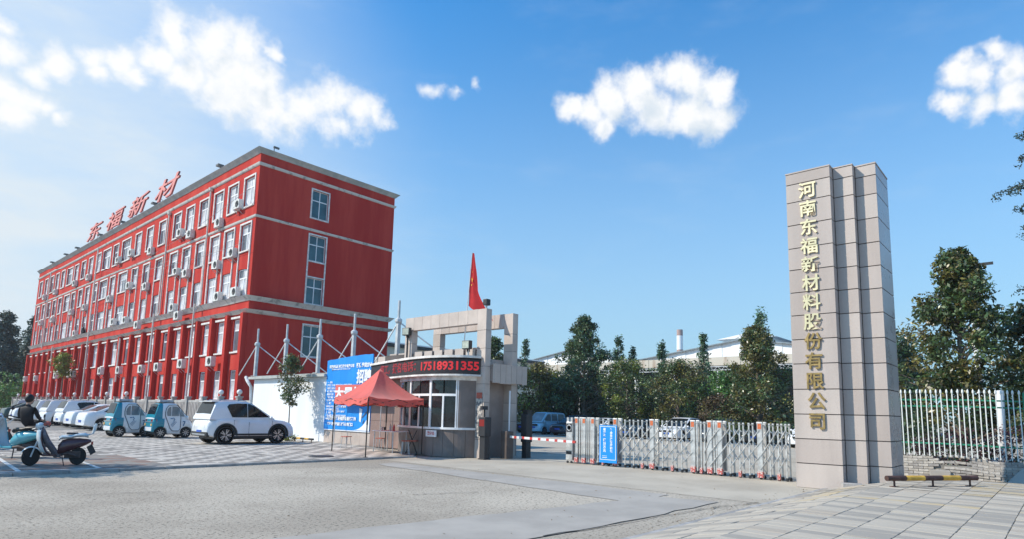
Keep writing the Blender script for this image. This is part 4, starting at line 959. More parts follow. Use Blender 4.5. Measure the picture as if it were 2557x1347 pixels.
for y in (11.77, 11.92): link('wheel', me_wh, gt, (-.08, y-8.5, 0)); q = MB(); q.box(-.1, -.05, y-8.5-.035, y-8.5+.035, 1.3, 1.44); GM(q, 'post_cap', m_steel)
# blue board on the gate
sg = thing('notice_board', 'upright blue board with white characters hung on the folding gate', 'board', (16.06, 10.37, 0))
q = MB(); q.box(-.012, .012, -.31, .31, .11, 1.23); q.build('board', mat('blue_board', (0.006, 0.26, 0.72), .45, var=.05), sg, bevel=.006)
q = MB()
for (y0, y1, z0, z1) in ((-.28, .28, 1.185, 1.2), (-.28, .28, .2, .215), (-.28, -.265, .215, 1.185), (.265, .28, .215, 1.185)): q.box(-.0155, -.0125, y0, y1, z0, z1)
q.build('white_border', m_bbw, sg)
def vt(s, y, z0, dz, size):
    for i, c in enumerate(s): o = link('character', text_mesh(c, size, m_bbw, .001, .004), sg); o.matrix_local = Matrix.Translation((-.015, y, z0-i*dz)) @ FACE_MX
vt('安全生产警示标语', -.12, 1.10, .092, .085); vt(['有', '奖', '举', '报', '33', '万', '元'], .12, 1.10, .105, .095)
q = MB(); q.box(-.0155, -.0125, .03, .2, .26, .275); q.box(-.0155, -.0125, .03, .2, .31, .32); q.build('underline', m_bbw, sg)

# ---------------------------------------------------------------- right boundary: brick plinth and steel fence
m_brick = [mat('grey_brick_%d' % i, c, .9, var=.2, scale=6, bump=.3) for i, c in enumerate(((0.40, .37, .33), (.47, .44, .40), (.33, .31, .29)))]
bwall = thing('brick_wall', 'low buckled grey brick wall with shifted courses under the picket fence', 'wall', (21.05, 3.7, .02))
q = MB(); q.box(.06, .22, -5.5, .0, 0, .36); q.build('mortar_core', mat('mortar', (.23, .22, .2), .95), bwall)
me_bk_ = []
for mi in range(3):
    bq = MB(); bq.box(-.0, .11, -.118, .118, 0, .062); me_bk_.append(bq.mesh('brick', m_brick[mi], bevel=.005))
def buckle(y, z):          # the courses heave in the middle of the visible stretch
    a = math.exp(-((y+1.35)/.55)**2)*.07*(z/.5) + math.exp(-((y+2.3)/.6)**2)*-.045*(z/.5)
    b = -math.exp(-((y+1.7)/.7)**2)*.09*math.sin(z*9)
    return a, b
for c in range(8):
    n = 22; z = c*.071
    for k in range(n):
        y = -.12 - k*.245 - (.12 if c % 2 else 0)
        if c >= 6 and (-1.0 < y < -.55 and random.random() < .6): continue
        if c in (4, 6) and -1.75 < y < -1.0: continue
        if c == 3 and -1.2 < y < -.85: continue
        dz, dx = buckle(y, z+.05)
        if c == 7 and y < -2.6: dz -= .0
        o = link('brick', random.choice(me_bk_), bwall, (random.uniform(-.008, .008)+dx, y, z+dz+.01)); s = (buckle(y+.1, z+.05)[0]-buckle(y-.1, z+.05)[0])/.2
        o.rotation_euler = (s + random.uniform(-.01, .01), 0, random.uniform(-.04, .04))
o = tag(link('concrete_block', (lambda b: (b.box(-.12, .12, -.24, .24, 0, .2), b.mesh('concrete_block', m_strip, bevel=.02))[1])(MB()), None, (20.8, 2.68, .05), .1), 'grey concrete block lying before the brick wall', 'block')
o.rotation_euler = (.03, .05, .1)
o = tag(link('concrete_slab', (lambda b: (b.add([(0, 0, 0), (.5, -.3, 0), (.6, -1.2, 0), (0, -1.2, 0), (.25, -.25, .3), (.55, -.4, .45), (.6, -1.2, .55), (.2, -1.2, .5)], [(0, 3, 2, 1), (4, 5, 6, 7), (0, 1, 5, 4), (1, 2, 6, 5), (2, 3, 7, 6), (3, 0, 4, 7)]), b.mesh('concrete_slab', m_strip))[1])(MB()), None, (20.5, 1.25, .03)), 'sloping grey concrete lump at the right end of the brick wall', 'concrete')
fw = thing('picket_fence', 'white steel picket fence with green rails on the brick wall', 'fence', (21.05, 3.6, .02))
m_picket = mat('white_picket_paint', (0.75, .78, .76), .5, var=.05); m_green = mat('green_rail_paint', (0.02, .22, .13), .5, var=.15)
bq = MB(); bq.box(-.012, .012, -.012, .012, .6, 2.33); bq.lathe([(.012, 2.33), (.027, 2.37), (.024, 2.42), (.002, 2.47)], 8); me_pk = bq.mesh('picket', m_picket)
for k in range(44):
    o = link('picket', me_pk, fw, (.0, -.07-k*.121, -.012*max(0, k-12)*.35)); o.rotation_euler = (random.uniform(-.008, .008), random.uniform(-.006, .006), 0)
for z in (.95, 1.99, 2.17):
    q = MB()
    for i in range(12): q.beam((.025, .05-i*.45, z-.012*max(0, i*3.7-12)*.35), (.025, .05-(i+1)*.45, z-.012*max(0, (i+1)*3.7-12)*.35), .03, .04)
    q.build('rail', m_green, fw)
for y in (.12, -2.85): q = MB(); q.box(-.03, .07, y-.05, y+.05, .05, 2.35); q.build('post', m_green, fw)
q = MB(); q.lathe([(.11, 0), (.09, 2.5), (.001, 2.52)], 14); o = tag(link('white_post', q.mesh('white_post', m_paint_white, smooth=True), None, (22.6, 1.42, 0)), 'thick white painted concrete post behind the picket fence', 'post'); o.rotation_euler = (.03, 0, 0)
t = thing('utility_pole', 'pale slender utility pole behind the big magnolia tree', 'pole', (30, 2.38, 0))
q = MB(); q.lathe([(.16, 0), (.1, 8.3), (.001, 8.32)], 12); q.build('pole', m_paint_white, t, smooth=True)
q = MB(); q.box(-.05, .05, -.7, .7, 7.8, 7.9); q.build('cross_arm', m_dark, t)
q = MB(); q.tube([(0, 0, 7.0), (0, -.5, 5.9)], .04, 6); q.build('stay', m_dark, t)
# ---------------------------------------------------------------- vehicles
def paint(name, c, rough=.32): return mat(name, c, rough, var=.05, scale=1.2, coat=.6, spec=.5)
pw = paint('white_car_paint', (.74, .76, .78)); pdk = paint('dark_blue_car_paint', (.012, .03, .05)); pdg = paint('dark_green_car_paint', (.008, .035, .032)); pbl = paint('black_car_paint', (.012, .013, .015)); pbv = paint('pale_blue_van_paint', (.28, .52, .66)); ptl = paint('teal_car_paint', (.0, .21, .30)); pgr = paint('silver_car_paint', (.42, .44, .46))
m_cglass = mat('car_glass', (.010, .012, .014), .05, var=.2, spec=.4); m_cglass2 = mat('pale_car_glass', (.16, .20, .22), .04, var=.2, spec=.8)
m_tail = mat('tail_light', (.32, .012, .012), .2, var=.2, coat=.5); m_head = mat('head_light', (.62, .64, .66), .12, spec=.8); m_plate = mat('plate_blue', (.02, .09, .42), .4); m_plw = mat('plate_white', (.7, .72, .7), .4)
m_alu = mat('alloy_rim', (.52, .53, .54), .3, metal=.8, var=.1); m_clad = mat('black_cladding', (.02, .021, .022), .55); m_amber = mat('amber_lamp', (.75, .42, .12), .3)
def pw_interp(P, x):
    for (a, b), (c, d) in zip(P, P[1:]):
        if x <= c: return b + (d-b)*((x-a)/(c-a) if c > a else 0)
    return P[-1][1]
wheel_cache = {}
def wheel_mesh(r, w_, style):
    k = (r, w_, style)
    if k in wheel_cache: return wheel_cache[k]
    ri = r*.68
    ty = MB(); ty.lathe([(ri, -w_/2), (r*.93, -w_/2), (r, -w_*.32), (r, w_*.32), (r*.93, w_/2), (ri, w_/2), (ri*.96, w_*.1), (ri*.96, -w_*.1), (ri, -w_/2)], 28, (0, 0, 0), 'y')
    rm = MB(); rm.lathe([(ri, -w_*.42), (ri*1.0, -w_*.5), (ri*.92, -w_*.46), (ri*.9, -w_*.2), (ri*.3, -w_*.15), (.001, -w_*.15)], 28, (0, 0, 0), 'y')
    sp = MB(); n = 5 if style == 'alloy' else 8
    for s in range(n):
        a = 2*math.pi*s/n
        for d in ((-.13, .13) if style == 'alloy' else (0,)):
            p0 = Vector((math.cos(a+d*.6)*ri*.15, -w_*.44, math.sin(a+d*.6)*ri*.15)); p1 = Vector((math.cos(a+d*1.5)*ri*.93, -w_*.47, math.sin(a+d*1.5)*ri*.93)); sp.beam(p0, p1, ri*.14, .03, up=(0, 1, 0))
    sp.lathe([(ri*.22, -w_*.3), (ri*.22, -w_*.49), (.001, -w_*.5)], 12, (0, 0, 0), 'y')
    wheel_cache[k] = (ty.mesh('tyre', m_rubber, smooth=True), rm.mesh('rim', m_clad, smooth=True), sp.mesh('spokes', m_alu))
    return wheel_cache[k]
def make_car(name, label, L, Wd, H, body, gh_, paintm, loc, rz, group, rw=.33, xw=(.19, .80), clear=.2, roofm=None, wins=None, glass=None, rails=False, suv=False, rearpaint=None, split=.33, style='alloy', detail=True, tail=(.60, .70), plate='rear'):
    t = thing(name, label, 'car', loc, rz, group)
    glass = glass or m_cglass
    top = lambda x: pw_interp([(a*L, b*H) for a, b in body], x)
    ra = rw*1.13; wx = [xw[0]*L, xw[1]*L]; cl = clear
    def low(x):
        z = cl + .10*max(0, 1-x/(.12*L)) + .06*max(0, (x-.9*L)/(.1*L))
        for c in wx:
            d = abs(x-c)
            if d < ra: z = max(z, rw+math.sqrt(ra*ra-d*d))
        return z
    def plan(x):
        u = abs(2*x/L-1); return 1-.16*max(0, (u-.78)/.22)**2
    xs = [L*i/56 for i in range(57)] + [c+s*ra*.999 for c in wx for s in (-1, 1)] + [c+s*ra*1.001 for c in wx for s in (-1, 1)] + [c+ra*.92*s for c in wx for s in (-1, 1)] + [.004*L, .012*L, L*.996, L*.988]
    xs = sorted(x for x in xs if 0 <= x <= L)
    b = MB(); nr = 16; prev = None
    def ring(x):
        zt, zl = top(x), low(x); zl = min(zl, zt-.04); h = zt-zl; w_ = Wd/2*plan(x)
        half = [(.0, zl), (.90*w_, zl), (.975*w_, zl+.045), (w_, zl+.30*h), (.992*w_, zl+.62*h), (.955*w_, zl+.88*h), (.86*w_, zt-.004), (.5*w_, zt+.012), (0, zt+.018)]
        return [(x-L/2, y, z) for y, z in half] + [(x-L/2, -y, z) for y, z in half[-2:0:-1]]
    rings = [ring(x) for x in xs]; nr = len(rings[0]); vs = [v for r in rings for v in r]
    for i in range(len(xs)-1):
        b.k = 1 if rearpaint and xs[i] < split*L else 0
        fs = [(i*nr+k, i*nr+(k+1) % nr, (i+1)*nr+(k+1) % nr, (i+1)*nr+k) for k in range(nr)]
        b.f += fs; b.m += [b.k]*nr
    b.v = vs; b.f += [tuple(range(nr-1, -1, -1)), tuple((len(xs)-1)*nr+k for k in range(nr))]; b.m += [1 if rearpaint else 0, 0]
    b.build('body', [paintm, rearpaint or paintm], t, smooth=True)
    g0, r0, r1, g1, zb, zr = [gh_[k] for k in ('g0', 'r0', 'r1', 'g1', 'zb', 'zr')]
    g0, r0, r1, g1 = g0*L, r0*L, r1*L, g1*L; zb *= H; zr *= H
    wb_, wr_ = Wd/2*gh_.get('wb', .93), Wd/2*gh_.get('wr', .76)
    gp = [(g0, zb), (r0-.02*L, zr-.05*H), (r0+.03*L, zr-.018*H), ((r0+r1)/2, zr), (r1-.02*L, zr-.012*H), (r1+.03*L, zr-.055*H), (g1, zb)]
    gt_ = lambda x: pw_interp(gp, x)
    gw = lambda z: wb_+(wr_-wb_)*max(0, (z-zb)/(zr-zb))
    g = MB(); xs2 = sorted(set([g0+(g1-g0)*i/30 for i in range(31)] + [p[0] for p in gp])); vs = []
    for x in xs2:
        zt = gt_(x); hh = zt-zb
        half = [(gw(zb)+.0, zb-.05), (gw(zb+hh*.5), zb+hh*.5), (gw(zb+hh*.88), zb+hh*.88), (gw(zt)-.05, zt-.008), (gw(zt)*.5, zt+.012), (0, zt+.016)]
        vs += [(x-L/2, y, z) for y, z in half] + [(x-L/2, -y, z) for y, z in half[-2::-1]]
    n = 11
    for i in range(len(xs2)-1):
        kk = 1 if rearpaint and xs2[i] < split*L*.8 else 0
        fs = [(i*n+k, i*n+k+1, (i+1)*n+k+1, (i+1)*n+k) for k in range(n-1)]; g.f += fs; g.m += [kk]*len(fs)
    g.v = vs; g.f += [tuple(range(n)), tuple((len(xs2)-1)*n+k for k in range(n-1, -1, -1))]; g.m += [0, 0]
    g.build('cabin', [roofm or paintm, rearpaint or paintm], t, smooth=True)
    for poly in (wins or gh_['wins']):
        for s in (-1, 1):
            q = MB(); q.add([(u*L-L/2, s*(gw(zb+(zr-zb)*v)+.006), zb+(zr-zb)*v) for u, v in poly], [tuple(range(len(poly)))]); q.build('side_window', glass, t)
    def slope(name, xa, xb, f0, f1, m):
        q = MB(); n_ = 6; vv = []
        for i in range(n_+1):
            x = xa+(xb-xa)*(f0+(f1-f0)*i/n_); z = gt_(x); w_ = gw(z)*.9-.02
            off = .012
            nx = -.012 if xb < xa else .012
            vv += [(x-L/2+nx, w_, z+off), (x-L/2+nx, 0, z+off+.018), (x-L/2+nx, -w_, z+off)]
        q.add(vv, [(3*i+k, 3*i+k+1, 3*i+k+4, 3*i+k+3) for i in range(n_) for k in range(2)]); q.build(name, m, t, smooth=True)
    slope('windscreen', r1, g1, .08, .95, glass); slope('rear_window', r0, g0, .1, .8, glass)
    ty, rm, sp = wheel_mesh(rw, .21 if Wd > 1.4 else .15, style)
    for x in wx:
        for s in (-1, 1):
            o = link('wheel', ty, t, (x-L/2, s*(Wd/2-.12), rw))
            if s > 0: o.rotation_euler.z = math.pi
            link('rim', rm, o); link('spokes', sp, o)
    q = MB(); q.box(.08*L-L/2, .93*L-L/2, -Wd*.4, Wd*.4, cl*.8, min(.45*H, .8)); q.build('underbody', m_clad, t)
    for s in (-1, 1):
        zt = top(.03*L)
        q = MB(); q.beam((.006*L-L/2, s*Wd*.27, tail[0]*zt+.5*(tail[1]-tail[0])*zt), (.10*L-L/2, s*Wd*.475, tail[0]*zt+.62*(tail[1]-tail[0])*zt), .07, (tail[1]-tail[0])*zt); q.build('tail_light', m_tail, t)
        zt = top(.97*L)
        q = MB(); q.beam((.985*L-L/2, s*Wd*.25, .80*zt), (.91*L-L/2, s*Wd*.462, .86*zt), .09, .16*zt); q.build('head_light', m_head, t)
        q = MB(); q.sphere((g1-.06*L-L/2, s*(Wd/2+.06), zb+.05), .09, 8, (.7, 1, .75)); q.build('mirror', paintm, t, smooth=True)
    q = MB(); q.box(-L/2-.012, -L/2+.01, -.23, .23, .45*top(0.02*L), .45*top(.02*L)+.13); q.build('plate', m_plate if plate == 'rear' else m_plw, t)
    q = MB(); q.box(L/2-.01, L/2+.012, -.23, .23, .28*H, .28*H+.12); q.build('plate', m_plate, t)
    q = MB(); q.box(L/2-.035, L/2+.004, -Wd*.28, Wd*.28, .38*H, .46*H); q.build('grille', m_clad, t)
    if detail:
        for u in (gh_.get('doors') or (.33, .53, .74)):
            for s in (-1, 1):
                zt = top(u*L); zl = low(u*L); q = MB(); q.beam((u*L-L/2, s*(Wd/2*.999), zl+.1), (u*L-L/2, s*(Wd/2*.985), zl+(zt-zl)*.8), .01, .01); q.build('door_seam', m_clad, t)
                q = MB(); q.beam((u*L-L/2+.05, s*(Wd/2*.995), zl+(zt-zl)*.72), (u*L-L/2+.23, s*(Wd/2*.995), zl+(zt-zl)*.72), .03, .03); q.build('door_handle', paintm, t)
    if suv:
        for s in (-1, 1):
            q = MB(); q.beam((.27*L-L/2, s*(Wd/2*.985), cl+.09), (.72*L-L/2, s*(Wd/2*.985), cl+.09), .05, .18); q.build('sill_cladding', m_clad, t)
            q = MB(); q.beam((.28*L-L/2, s*(Wd/2*1.0), cl+.10), (.71*L-L/2, s*(Wd/2*1.0), cl+.10), .035, .02); q.build('sill_trim', m_alu, t)
            for c in wx:
                q = MB(); pts = [(c-L/2+math.cos(a)*ra*1.04, s*(Wd/2*.985), rw+math.sin(a)*ra*1.04) for a in [math.pi*(k/14*1.1-.05) for k in range(15)]]; q.tube(pts, .04, 6); q.build('arch_cladding', m_clad, t, smooth=True)
        q = MB(); q.box(-L/2-.015, -L/2+.12, -Wd*.43, Wd*.43, cl+.06, cl+.24); q.build('rear_bumper_cladding', m_clad, t, bevel=.03)
        q = MB(); q.box(-L/2-.03, -L/2+.05, -Wd*.34, Wd*.34, cl+.10, cl+.16); q.build('skid_plate', m_alu, t, bevel=.01)
        q = MB(); q.box(r0-L/2-.2, r0-L/2+.12, -wr_*.92, wr_*.92, zr-.055, zr-.025); q.build('roof_spoiler', paintm, t, bevel=.01)
    if rails:
        for s in (-1, 1): q = MB(); q.tube([(r0-L/2+.1, s*(wr_-.1), zr-.02), (r0-L/2+.2, s*(wr_-.1), zr+.03), (r1-L/2-.25, s*(wr_-.1), zr+.03), (r1-L/2-.1, s*(wr_-.1), zr-.01)], .016, 6); q.build('roof_rail', m_alu, t)
    return t
SUV_B = [(0, .40), (.008, .50), (.03, .555), (.06, .585), (.35, .60), (.66, .60), (.73, .575), (.86, .545), (.95, .49), (.99, .40), (1, .30)]
SUV_G = dict(g0=.012, r0=.095, r1=.45, g1=.74, zb=.585, zr=.985, wb=.94, wr=.78, wins=[[(.25, .07), (.195, .66), (.215, .80), (.31, .86), (.42, .86), (.42, .07)], [(.427, .07), (.427, .86), (.455, .84), (.53, .64), (.68, .09)]], doors=(.27, .44, .71))
SED_B = [(0, .42), (.006, .56), (.02, .655), (.10, .70), (.2, .70), (.3, .665), (.66, .65), (.74, .625), (.86, .57), (.95, .50), (.99, .42), (1, .3)]
SED_G = dict(g0=.09, r0=.33, r1=.53, g1=.75, zb=.66, zr=.985, wins=[[(.21, .12), (.31, .72), (.42, .82), (.425, .1)], [(.44, .1), (.435, .82), (.53, .78), (.68, .12)]], doors=(.26, .43, .70))
VAN_B = [(0, .38), (.005, .5), (.02, .555), (.80, .56), (.9, .52), (.965, .45), (.99, .36), (1, .27)]
VAN_G = dict(g0=.005, r0=.05, r1=.70, g1=.93, zb=.55, zr=.985, wr=.82, wins=[[(.06, .12), (.075, .8), (.30, .82), (.30, .12)], [(.34, .12), (.34, .82), (.55, .82), (.55, .12)], [(.58, .12), (.58, .82), (.70, .78), (.84, .14)]], doors=(.32, .56, .82))
gp_lot = 'cars parked in front of the red building'; gp_yd = 'cars parked inside the yard'
make_car('parked_car', 'white SUV with black wheel arches parked nearest, by the white wall', 3.58, 1.72, 1.72, SUV_B, SUV_G, pw, (11.88, 25.3, PZ), 0, gp_lot, rw=.36, xw=(.19, .79), clear=.24, suv=True, rails=True, tail=(.66, .76))
ROWC = [('white sedan parked left of the patrol cars, closest of the row', 'sed', 40.4, 9.75, pw), ('white sedan with red tail lamps, second beyond the patrol cars', 'sed', 43.6, 9.9, pw), ('white SUV with pale roof, third beyond the patrol cars', 'suv', 46.4, 10.0, pw), ('white SUV, fourth beyond the patrol cars', 'suv', 50.0, 9.9, pw), ('white SUV with dark side glass behind the scooters, fifth beyond the patrol cars', 'suv', 53.6, 10.0, pw), ('white sedan behind the scooter rider', 'sed', 58.0, 9.7, pw), ('dark green sedan at the far left end of the parked row', 'sed', 62.2, 9.8, pdg), ('silver SUV, farthest in the parked row', 'suv', 66.0, 11.0, pgr)]
for lb, k, y, x, pm in ROWC:
    if k == 'sed': make_car('parked_car', lb, 4.1, 1.72, 1.46, SED_B, SED_G, pm, (x+2.05, y, PZ), .04, gp_lot, rw=.32, xw=(.2, .8), clear=.18)
    else: make_car('parked_car', lb, 4.0, 1.74, 1.66, SUV_B, SUV_G, pm, (x+2.0, y, PZ), .03, gp_lot, rw=.34, xw=(.19, .79), clear=.22, rails=True)
# patrol mini cars
EV_B = [(0, .34), (.01, .46), (.03, .53), (.06, .56), (.6, .58), (.78, .56), (.9, .50), (.97, .42), (1, .28)]
EV_G = dict(g0=.02, r0=.13, r1=.56, g1=.86, zb=.55, zr=.965, wb=.96, wr=.80, wins=[], doors=(.72,))
def mini(loc, rz, lb):
    L, Wd, H = 1.74, 1.08, 1.62
    t = make_car('patrol_car', lb, L, Wd, H, EV_B, EV_G, pw, loc, rz, 'small electric patrol cars', rw=.24, xw=(.2, .82), clear=.2, rearpaint=ptl, split=.26, style='steel', detail=False, tail=(.82, .95))
    zb, zr = .55*H, .965*H; wb_, wr_ = Wd/2*.96, Wd/2*.80
    gw = lambda z: wb_+(wr_-wb_)*max(0, (z-zb)/(zr-zb)) if z > zb else Wd/2+.004
    m_w2 = MATS['white_car_paint']
    for s in (-1, 1):
        door = [(.285, .60), (.28, .70), (.30, .82), (.36, .905), (.54, .915), (.60, .87), (.66, .56), (.66, .26), (.62, .20), (.47, .20), (.41, .27)]
        q = MB(); n = len(door); q.add([(u*L-L/2, s*(gw(z*H)+.012), z*H) for u, z in door], [tuple(range(n))])
        d = q.build('door', m_w2, t)
        q = MB(); q.tube([(u*L-L/2, s*(gw(z*H)+.012), z*H) for u, z in door + door[:2]], .016, 5); q.build('door_rim', pdk, t)
        for w_ in ([(.325, .61), (.31, .7), (.33, .80), (.38, .865), (.415, .87), (.415, .61)], [(.435, .61), (.435, .875), (.555, .875), (.60, .83), (.62, .61)], [(.66, .60), (.645, .80), (.70, .72), (.755, .60)]):
            q = MB(); q.add([(u*L-L/2, s*(gw(z*H)+.02), z*H) for u, z in w_], [tuple(range(len(w_)))]); q.build('side_window', m_cglass2, t)
        st = MB()
        for (u0, z0, u1, z1, w2) in ((.40, .54, .46, .54, .03), (.42, .36, .50, .47, .012), (.435, .33, .53, .46, .012), (.46, .31, .56, .45, .012), (.47, .56, .51, .51, .025), (.51, .51, .48, .47, .02), (.71, .46, .77, .46, .03), (.765, .46, .73, .34, .03)):
            st.beam((u0*L-L/2, s*(Wd/2+.022), z0*H), (u1*L-L/2, s*(Wd/2+.022), z1*H), .004, w2*1.3, up=(0, 1, 0) if 0 else (0, 0, 1))
        st.build('decal_stripe', mat('decal_blue', (.03, .15, .30), .5), t)
    q = MB(); q.box(-L/2-.012, -L/2+.03, -Wd*.34, Wd*.34, .60*H, .86*H)
    for k, (y0, y1) in enumerate(((-.42, -.22), (.22, .42))): pass
    q = MB(); q.box(-L/2-.014, -L/2+.02, -Wd*.36, Wd*.36, .19*H, .30*H); q.build('rear_bumper', pw, t, bevel=.01)
    q = MB(); q.box(-L/2-.014, -L/2+.02, -Wd*.40, Wd*.40, .43*H, .455*H); q.build('rear_trim', m_alu, t)
    for s in (-1, 1): q = MB(); q.lathe([(.06, 0), (.055, -.02), (.001, -.025)], 12, (-L/2-.002, s*Wd*.33, .36*H), 'x'); q.build('reflector', m_amber, t)
    q = MB(); q.box(.16*L-L/2, .52*L-L/2, -Wd*.30, Wd*.30, .975*H, .985*H); q.build('roof_rack', m_clad, t)
    q = MB(); q.box(.18*L-L/2, .50*L-L/2, -Wd*.2, Wd*.2, .985*H, 1.055*H); q.build('light_bar', mat('light_bar', (.55, .56, .58), .4, col2=(.25, .27, .3), scale=7), t, bevel=.01)
    q = MB(); q.box(-.25, .3, -Wd*.5, Wd*.5, .11*H, .14*H); q.build('foot_step', m_alu, t)
mini((9.7, 32.2, PZ), .05, 'left of two small white and teal electric patrol cars')
mini((10.9, 30.7, PZ), .02, 'right of two small white and teal electric patrol cars, beside the SUV')
# yard vehicles, noses towards the road
YV = [('dark green SUV left of the pale blue van in the yard', 'suv', 33.3, pdg, 38.5), ('pale blue minivan parked in the yard beyond the barrier', 'van', 30.6, pbv, 36.8), ('dark blue SUV right of the pale blue minivan', 'suv', 28.1, pdk, 36.6), ('white sedan half hidden by the head of the folding gate', 'sed', 25.6, pw, 36.9), ('dark blue sedan behind the blue board of the gate', 'sed', 22.7, pdk, 37.3), ('white SUV parked in the yard behind the middle of the gate', 'suv', 19.3, pw, 36.6), ('dark SUV right of the white SUV behind the gate', 'suv', 16.7, pdk, 37.5), ('black sedan behind the packed bars of the gate', 'sed', 14.2, pbl, 37.8), ('white sedan in the yard just left of the stone pillar', 'sed', 10.9, pw, 36.2)]
for lb, k, y, pm, x in YV:
    if k == 'van': make_car('minivan', lb, 3.3, 1.5, 1.74, VAN_B, VAN_G, pm, (x+1.7, y, 0), math.pi, gp_yd, rw=.28, xw=(.16, .83), clear=.2, glass=m_cglass2)
    elif k == 'sed': make_car('parked_car', lb, 4.0, 1.7, 1.40, SED_B, SED_G, pm, (x+2.0, y, 0), math.pi, gp_yd, rw=.31, xw=(.2, .8), clear=.17)
    else: make_car('parked_car', lb, 3.9, 1.72, 1.56, SUV_B, SUV_G, pm, (x+2.0, y, 0), math.pi, gp_yd, rw=.33, xw=(.19, .79), clear=.2)
# far cars glimpsed to the right behind the hedge

# ---------------------------------------------------------------- scooters
m_seat = mat('scooter_seat', (.02, .02, .022), .5); m_scw = paint('scooter_white', (.66, .70, .70)); m_scb = paint('scooter_teal', (.10, .42, .50)); m_scm = paint('scooter_maroon', (.085, .03, .035)); m_scl = paint('scooter_blue', (.02, .16, .36)); m_mud = mat('grey_leg_cover', (.20, .18, .20), .8, var=.3, scale=7); m_rustm = mat('dirty_brown_plastic', (.075, .05, .045), .6, var=.35, scale=9)
def scooter(name, lb, loc, rz, shield, rear, cover=False, sc=(1, 1, 1), backrest=False, basket=None):
    t = thing(name, lb, 'scooter', loc, rz, 'electric scooters by the kerb', sc)
    ty = MB(); ty.lathe([(.13, -.05), (.2, -.055), (.225, -.03), (.225, .03), (.2, .055), (.13, .05)], 24, (0, 0, 0), 'y'); tm = ty.mesh('wheel', m_rubber, smooth=True)
    rm = MB(); rm.lathe([(.135, -.045), (.12, -.03), (.03, -.035), (.03, .035), (.12, .03), (.135, .045)], 20, (0, 0, 0), 'y'); rmm = rm.mesh('rim', m_alu, smooth=True)
    for x, a in ((.62, .25), (-.55, 0)): o = link('wheel', tm, t, (x, 0, .225)); o.rotation_euler.z = a; link('rim', rmm, o)
    q = MB(); q.tube([(.62, .07, .225), (.52, .06, .55), (.42, 0, .82), (.36, 0, 1.0)], .022, 8); q.tube([(.62, -.07, .225), (.52, -.06, .55), (.42, 0, .82)], .022, 8); q.build('fork', m_steel_grey, t, smooth=True)
    q = MB(); n = 10; vs = []
    for i in range(n+1):
        a = math.radians(20+i*13); 
        for y in (-.085, -.06, .06, .085): vs.append((.62+math.cos(a)*.27, y, .225+math.sin(a)*.27-(.03 if abs(y) > .07 else 0)))
    q.add(vs, [(4*i+k, 4*i+k+1, 4*i+k+5, 4*i+k+4) for i in range(n) for k in range(3)]); q.build('front_fender', shield, t, smooth=True)
    # leg shield: a curved shell in front of the rider
    prof = [(.50, .98, .10), (.53, .86, .17), (.52, .7, .20), (.46, .52, .19), (.38, .36, .16), (.26, .27, .14)]
    q = MB(); vs = []; m = 9
    for x, z, hw in prof:
        for k in range(m):
            u = -1+2*k/(m-1); vs.append((x-.13*u*u+.02, hw*u, z))
    q.add(vs, [(i*m+k, i*m+k+1, (i+1)*m+k+1, (i+1)*m+k) for i in range(len(prof)-1) for k in range(m-1)])
    o = q.build('leg_shield', shield, t, smooth=True); md = o.modifiers.new('thick', 'SOLIDIFY'); md.thickness = .035
    q = MB()
    for s in (-1, 1): q.tube([(x-.11, s*hw, z) for x, z, hw in prof], .022, 6)
    q.build('shield_edge', rear, t, smooth=True)
    q = MB(); q.sphere((.47, 0, 1.0), .11, 12, (1, 1, .9)); q.build('head_cowl', shield, t, smooth=True)
    q = MB(); q.lathe([(.07, 0), (.06, .03), (.001, .04)], 14, (.555, 0, 1.0), 'x'); q.build('head_light', m_head, t, smooth=True)
    q = MB(); q.tube([(.30, .34, 1.02), (.36, .2, 1.06), (.40, 0, 1.04), (.36, -.2, 1.06), (.30, -.34, 1.02)], .016, 8); q.build('handlebar', m_black, t, smooth=True)
    for s in (-1, 1):
        q = MB(); q.tube([(.30, s*.34, 1.02), (.24, s*.42, 1.0)], .022, 8); q.build('grip', m_black, t)
        q = MB(); q.tube([(.36, s*.22, 1.06), (.40, s*.30, 1.22)], .008, 6); q.sphere((.40, s*.31, 1.26), .065, 10, (.25, 1, .8)); q.build('mirror', m_dark, t, smooth=True)
    q = MB(); q.box(-.12, .34, -.15, .15, .24, .30); q.build('floorboard', rear, t, bevel=.02)
    # rear body
    st = [(-.02, .28, .52, .11), (-.12, .28, .66, .14), (-.3, .34, .70, .16), (-.52, .42, .70, .15), (-.72, .50, .68, .12), (-.86, .58, .66, .05)]
    q = MB(); vs = []; m = 10
    for x, z0, z1, hw in st:
        for k in range(m):
            a = 2*math.pi*k/m; vs.append((x, hw*math.cos(a)*(1.0), (z0+z1)/2+(z1-z0)/2*math.sin(a)))
    q.add(vs, [(i*m+k, i*m+(k+1) % m, (i+1)*m+(k+1) % m, (i+1)*m+k) for i in range(len(st)-1) for k in range(m)] + [tuple(range(m)), tuple((len(st)-1)*m+k for k in range(m-1, -1, -1))]); q.build('rear_body', rear, t, smooth=True)
    q = MB(); vs = []
    for x, z, hw in ((-.02, .70, .09), (-.1, .745, .13), (-.35, .76, .15), (-.45, .79, .15), (-.68, .80, .13), (-.78, .77, .08)):
        for k in range(m):
            a = 2*math.pi*k/m; vs.append((x, hw*math.cos(a), z-.02+.055*math.sin(a)))
    q.add(vs, [(i*m+k, i*m+(k+1) % m, (i+1)*m+(k+1) % m, (i+1)*m+k) for i in range(5) for k in range(m)] + [tuple(range(m)), tuple(5*m+k for k in range(m-1, -1, -1))]); q.build('seat', m_seat if not backrest else m_scw, t, smooth=True)
    q = MB(); vs = []; n = 9
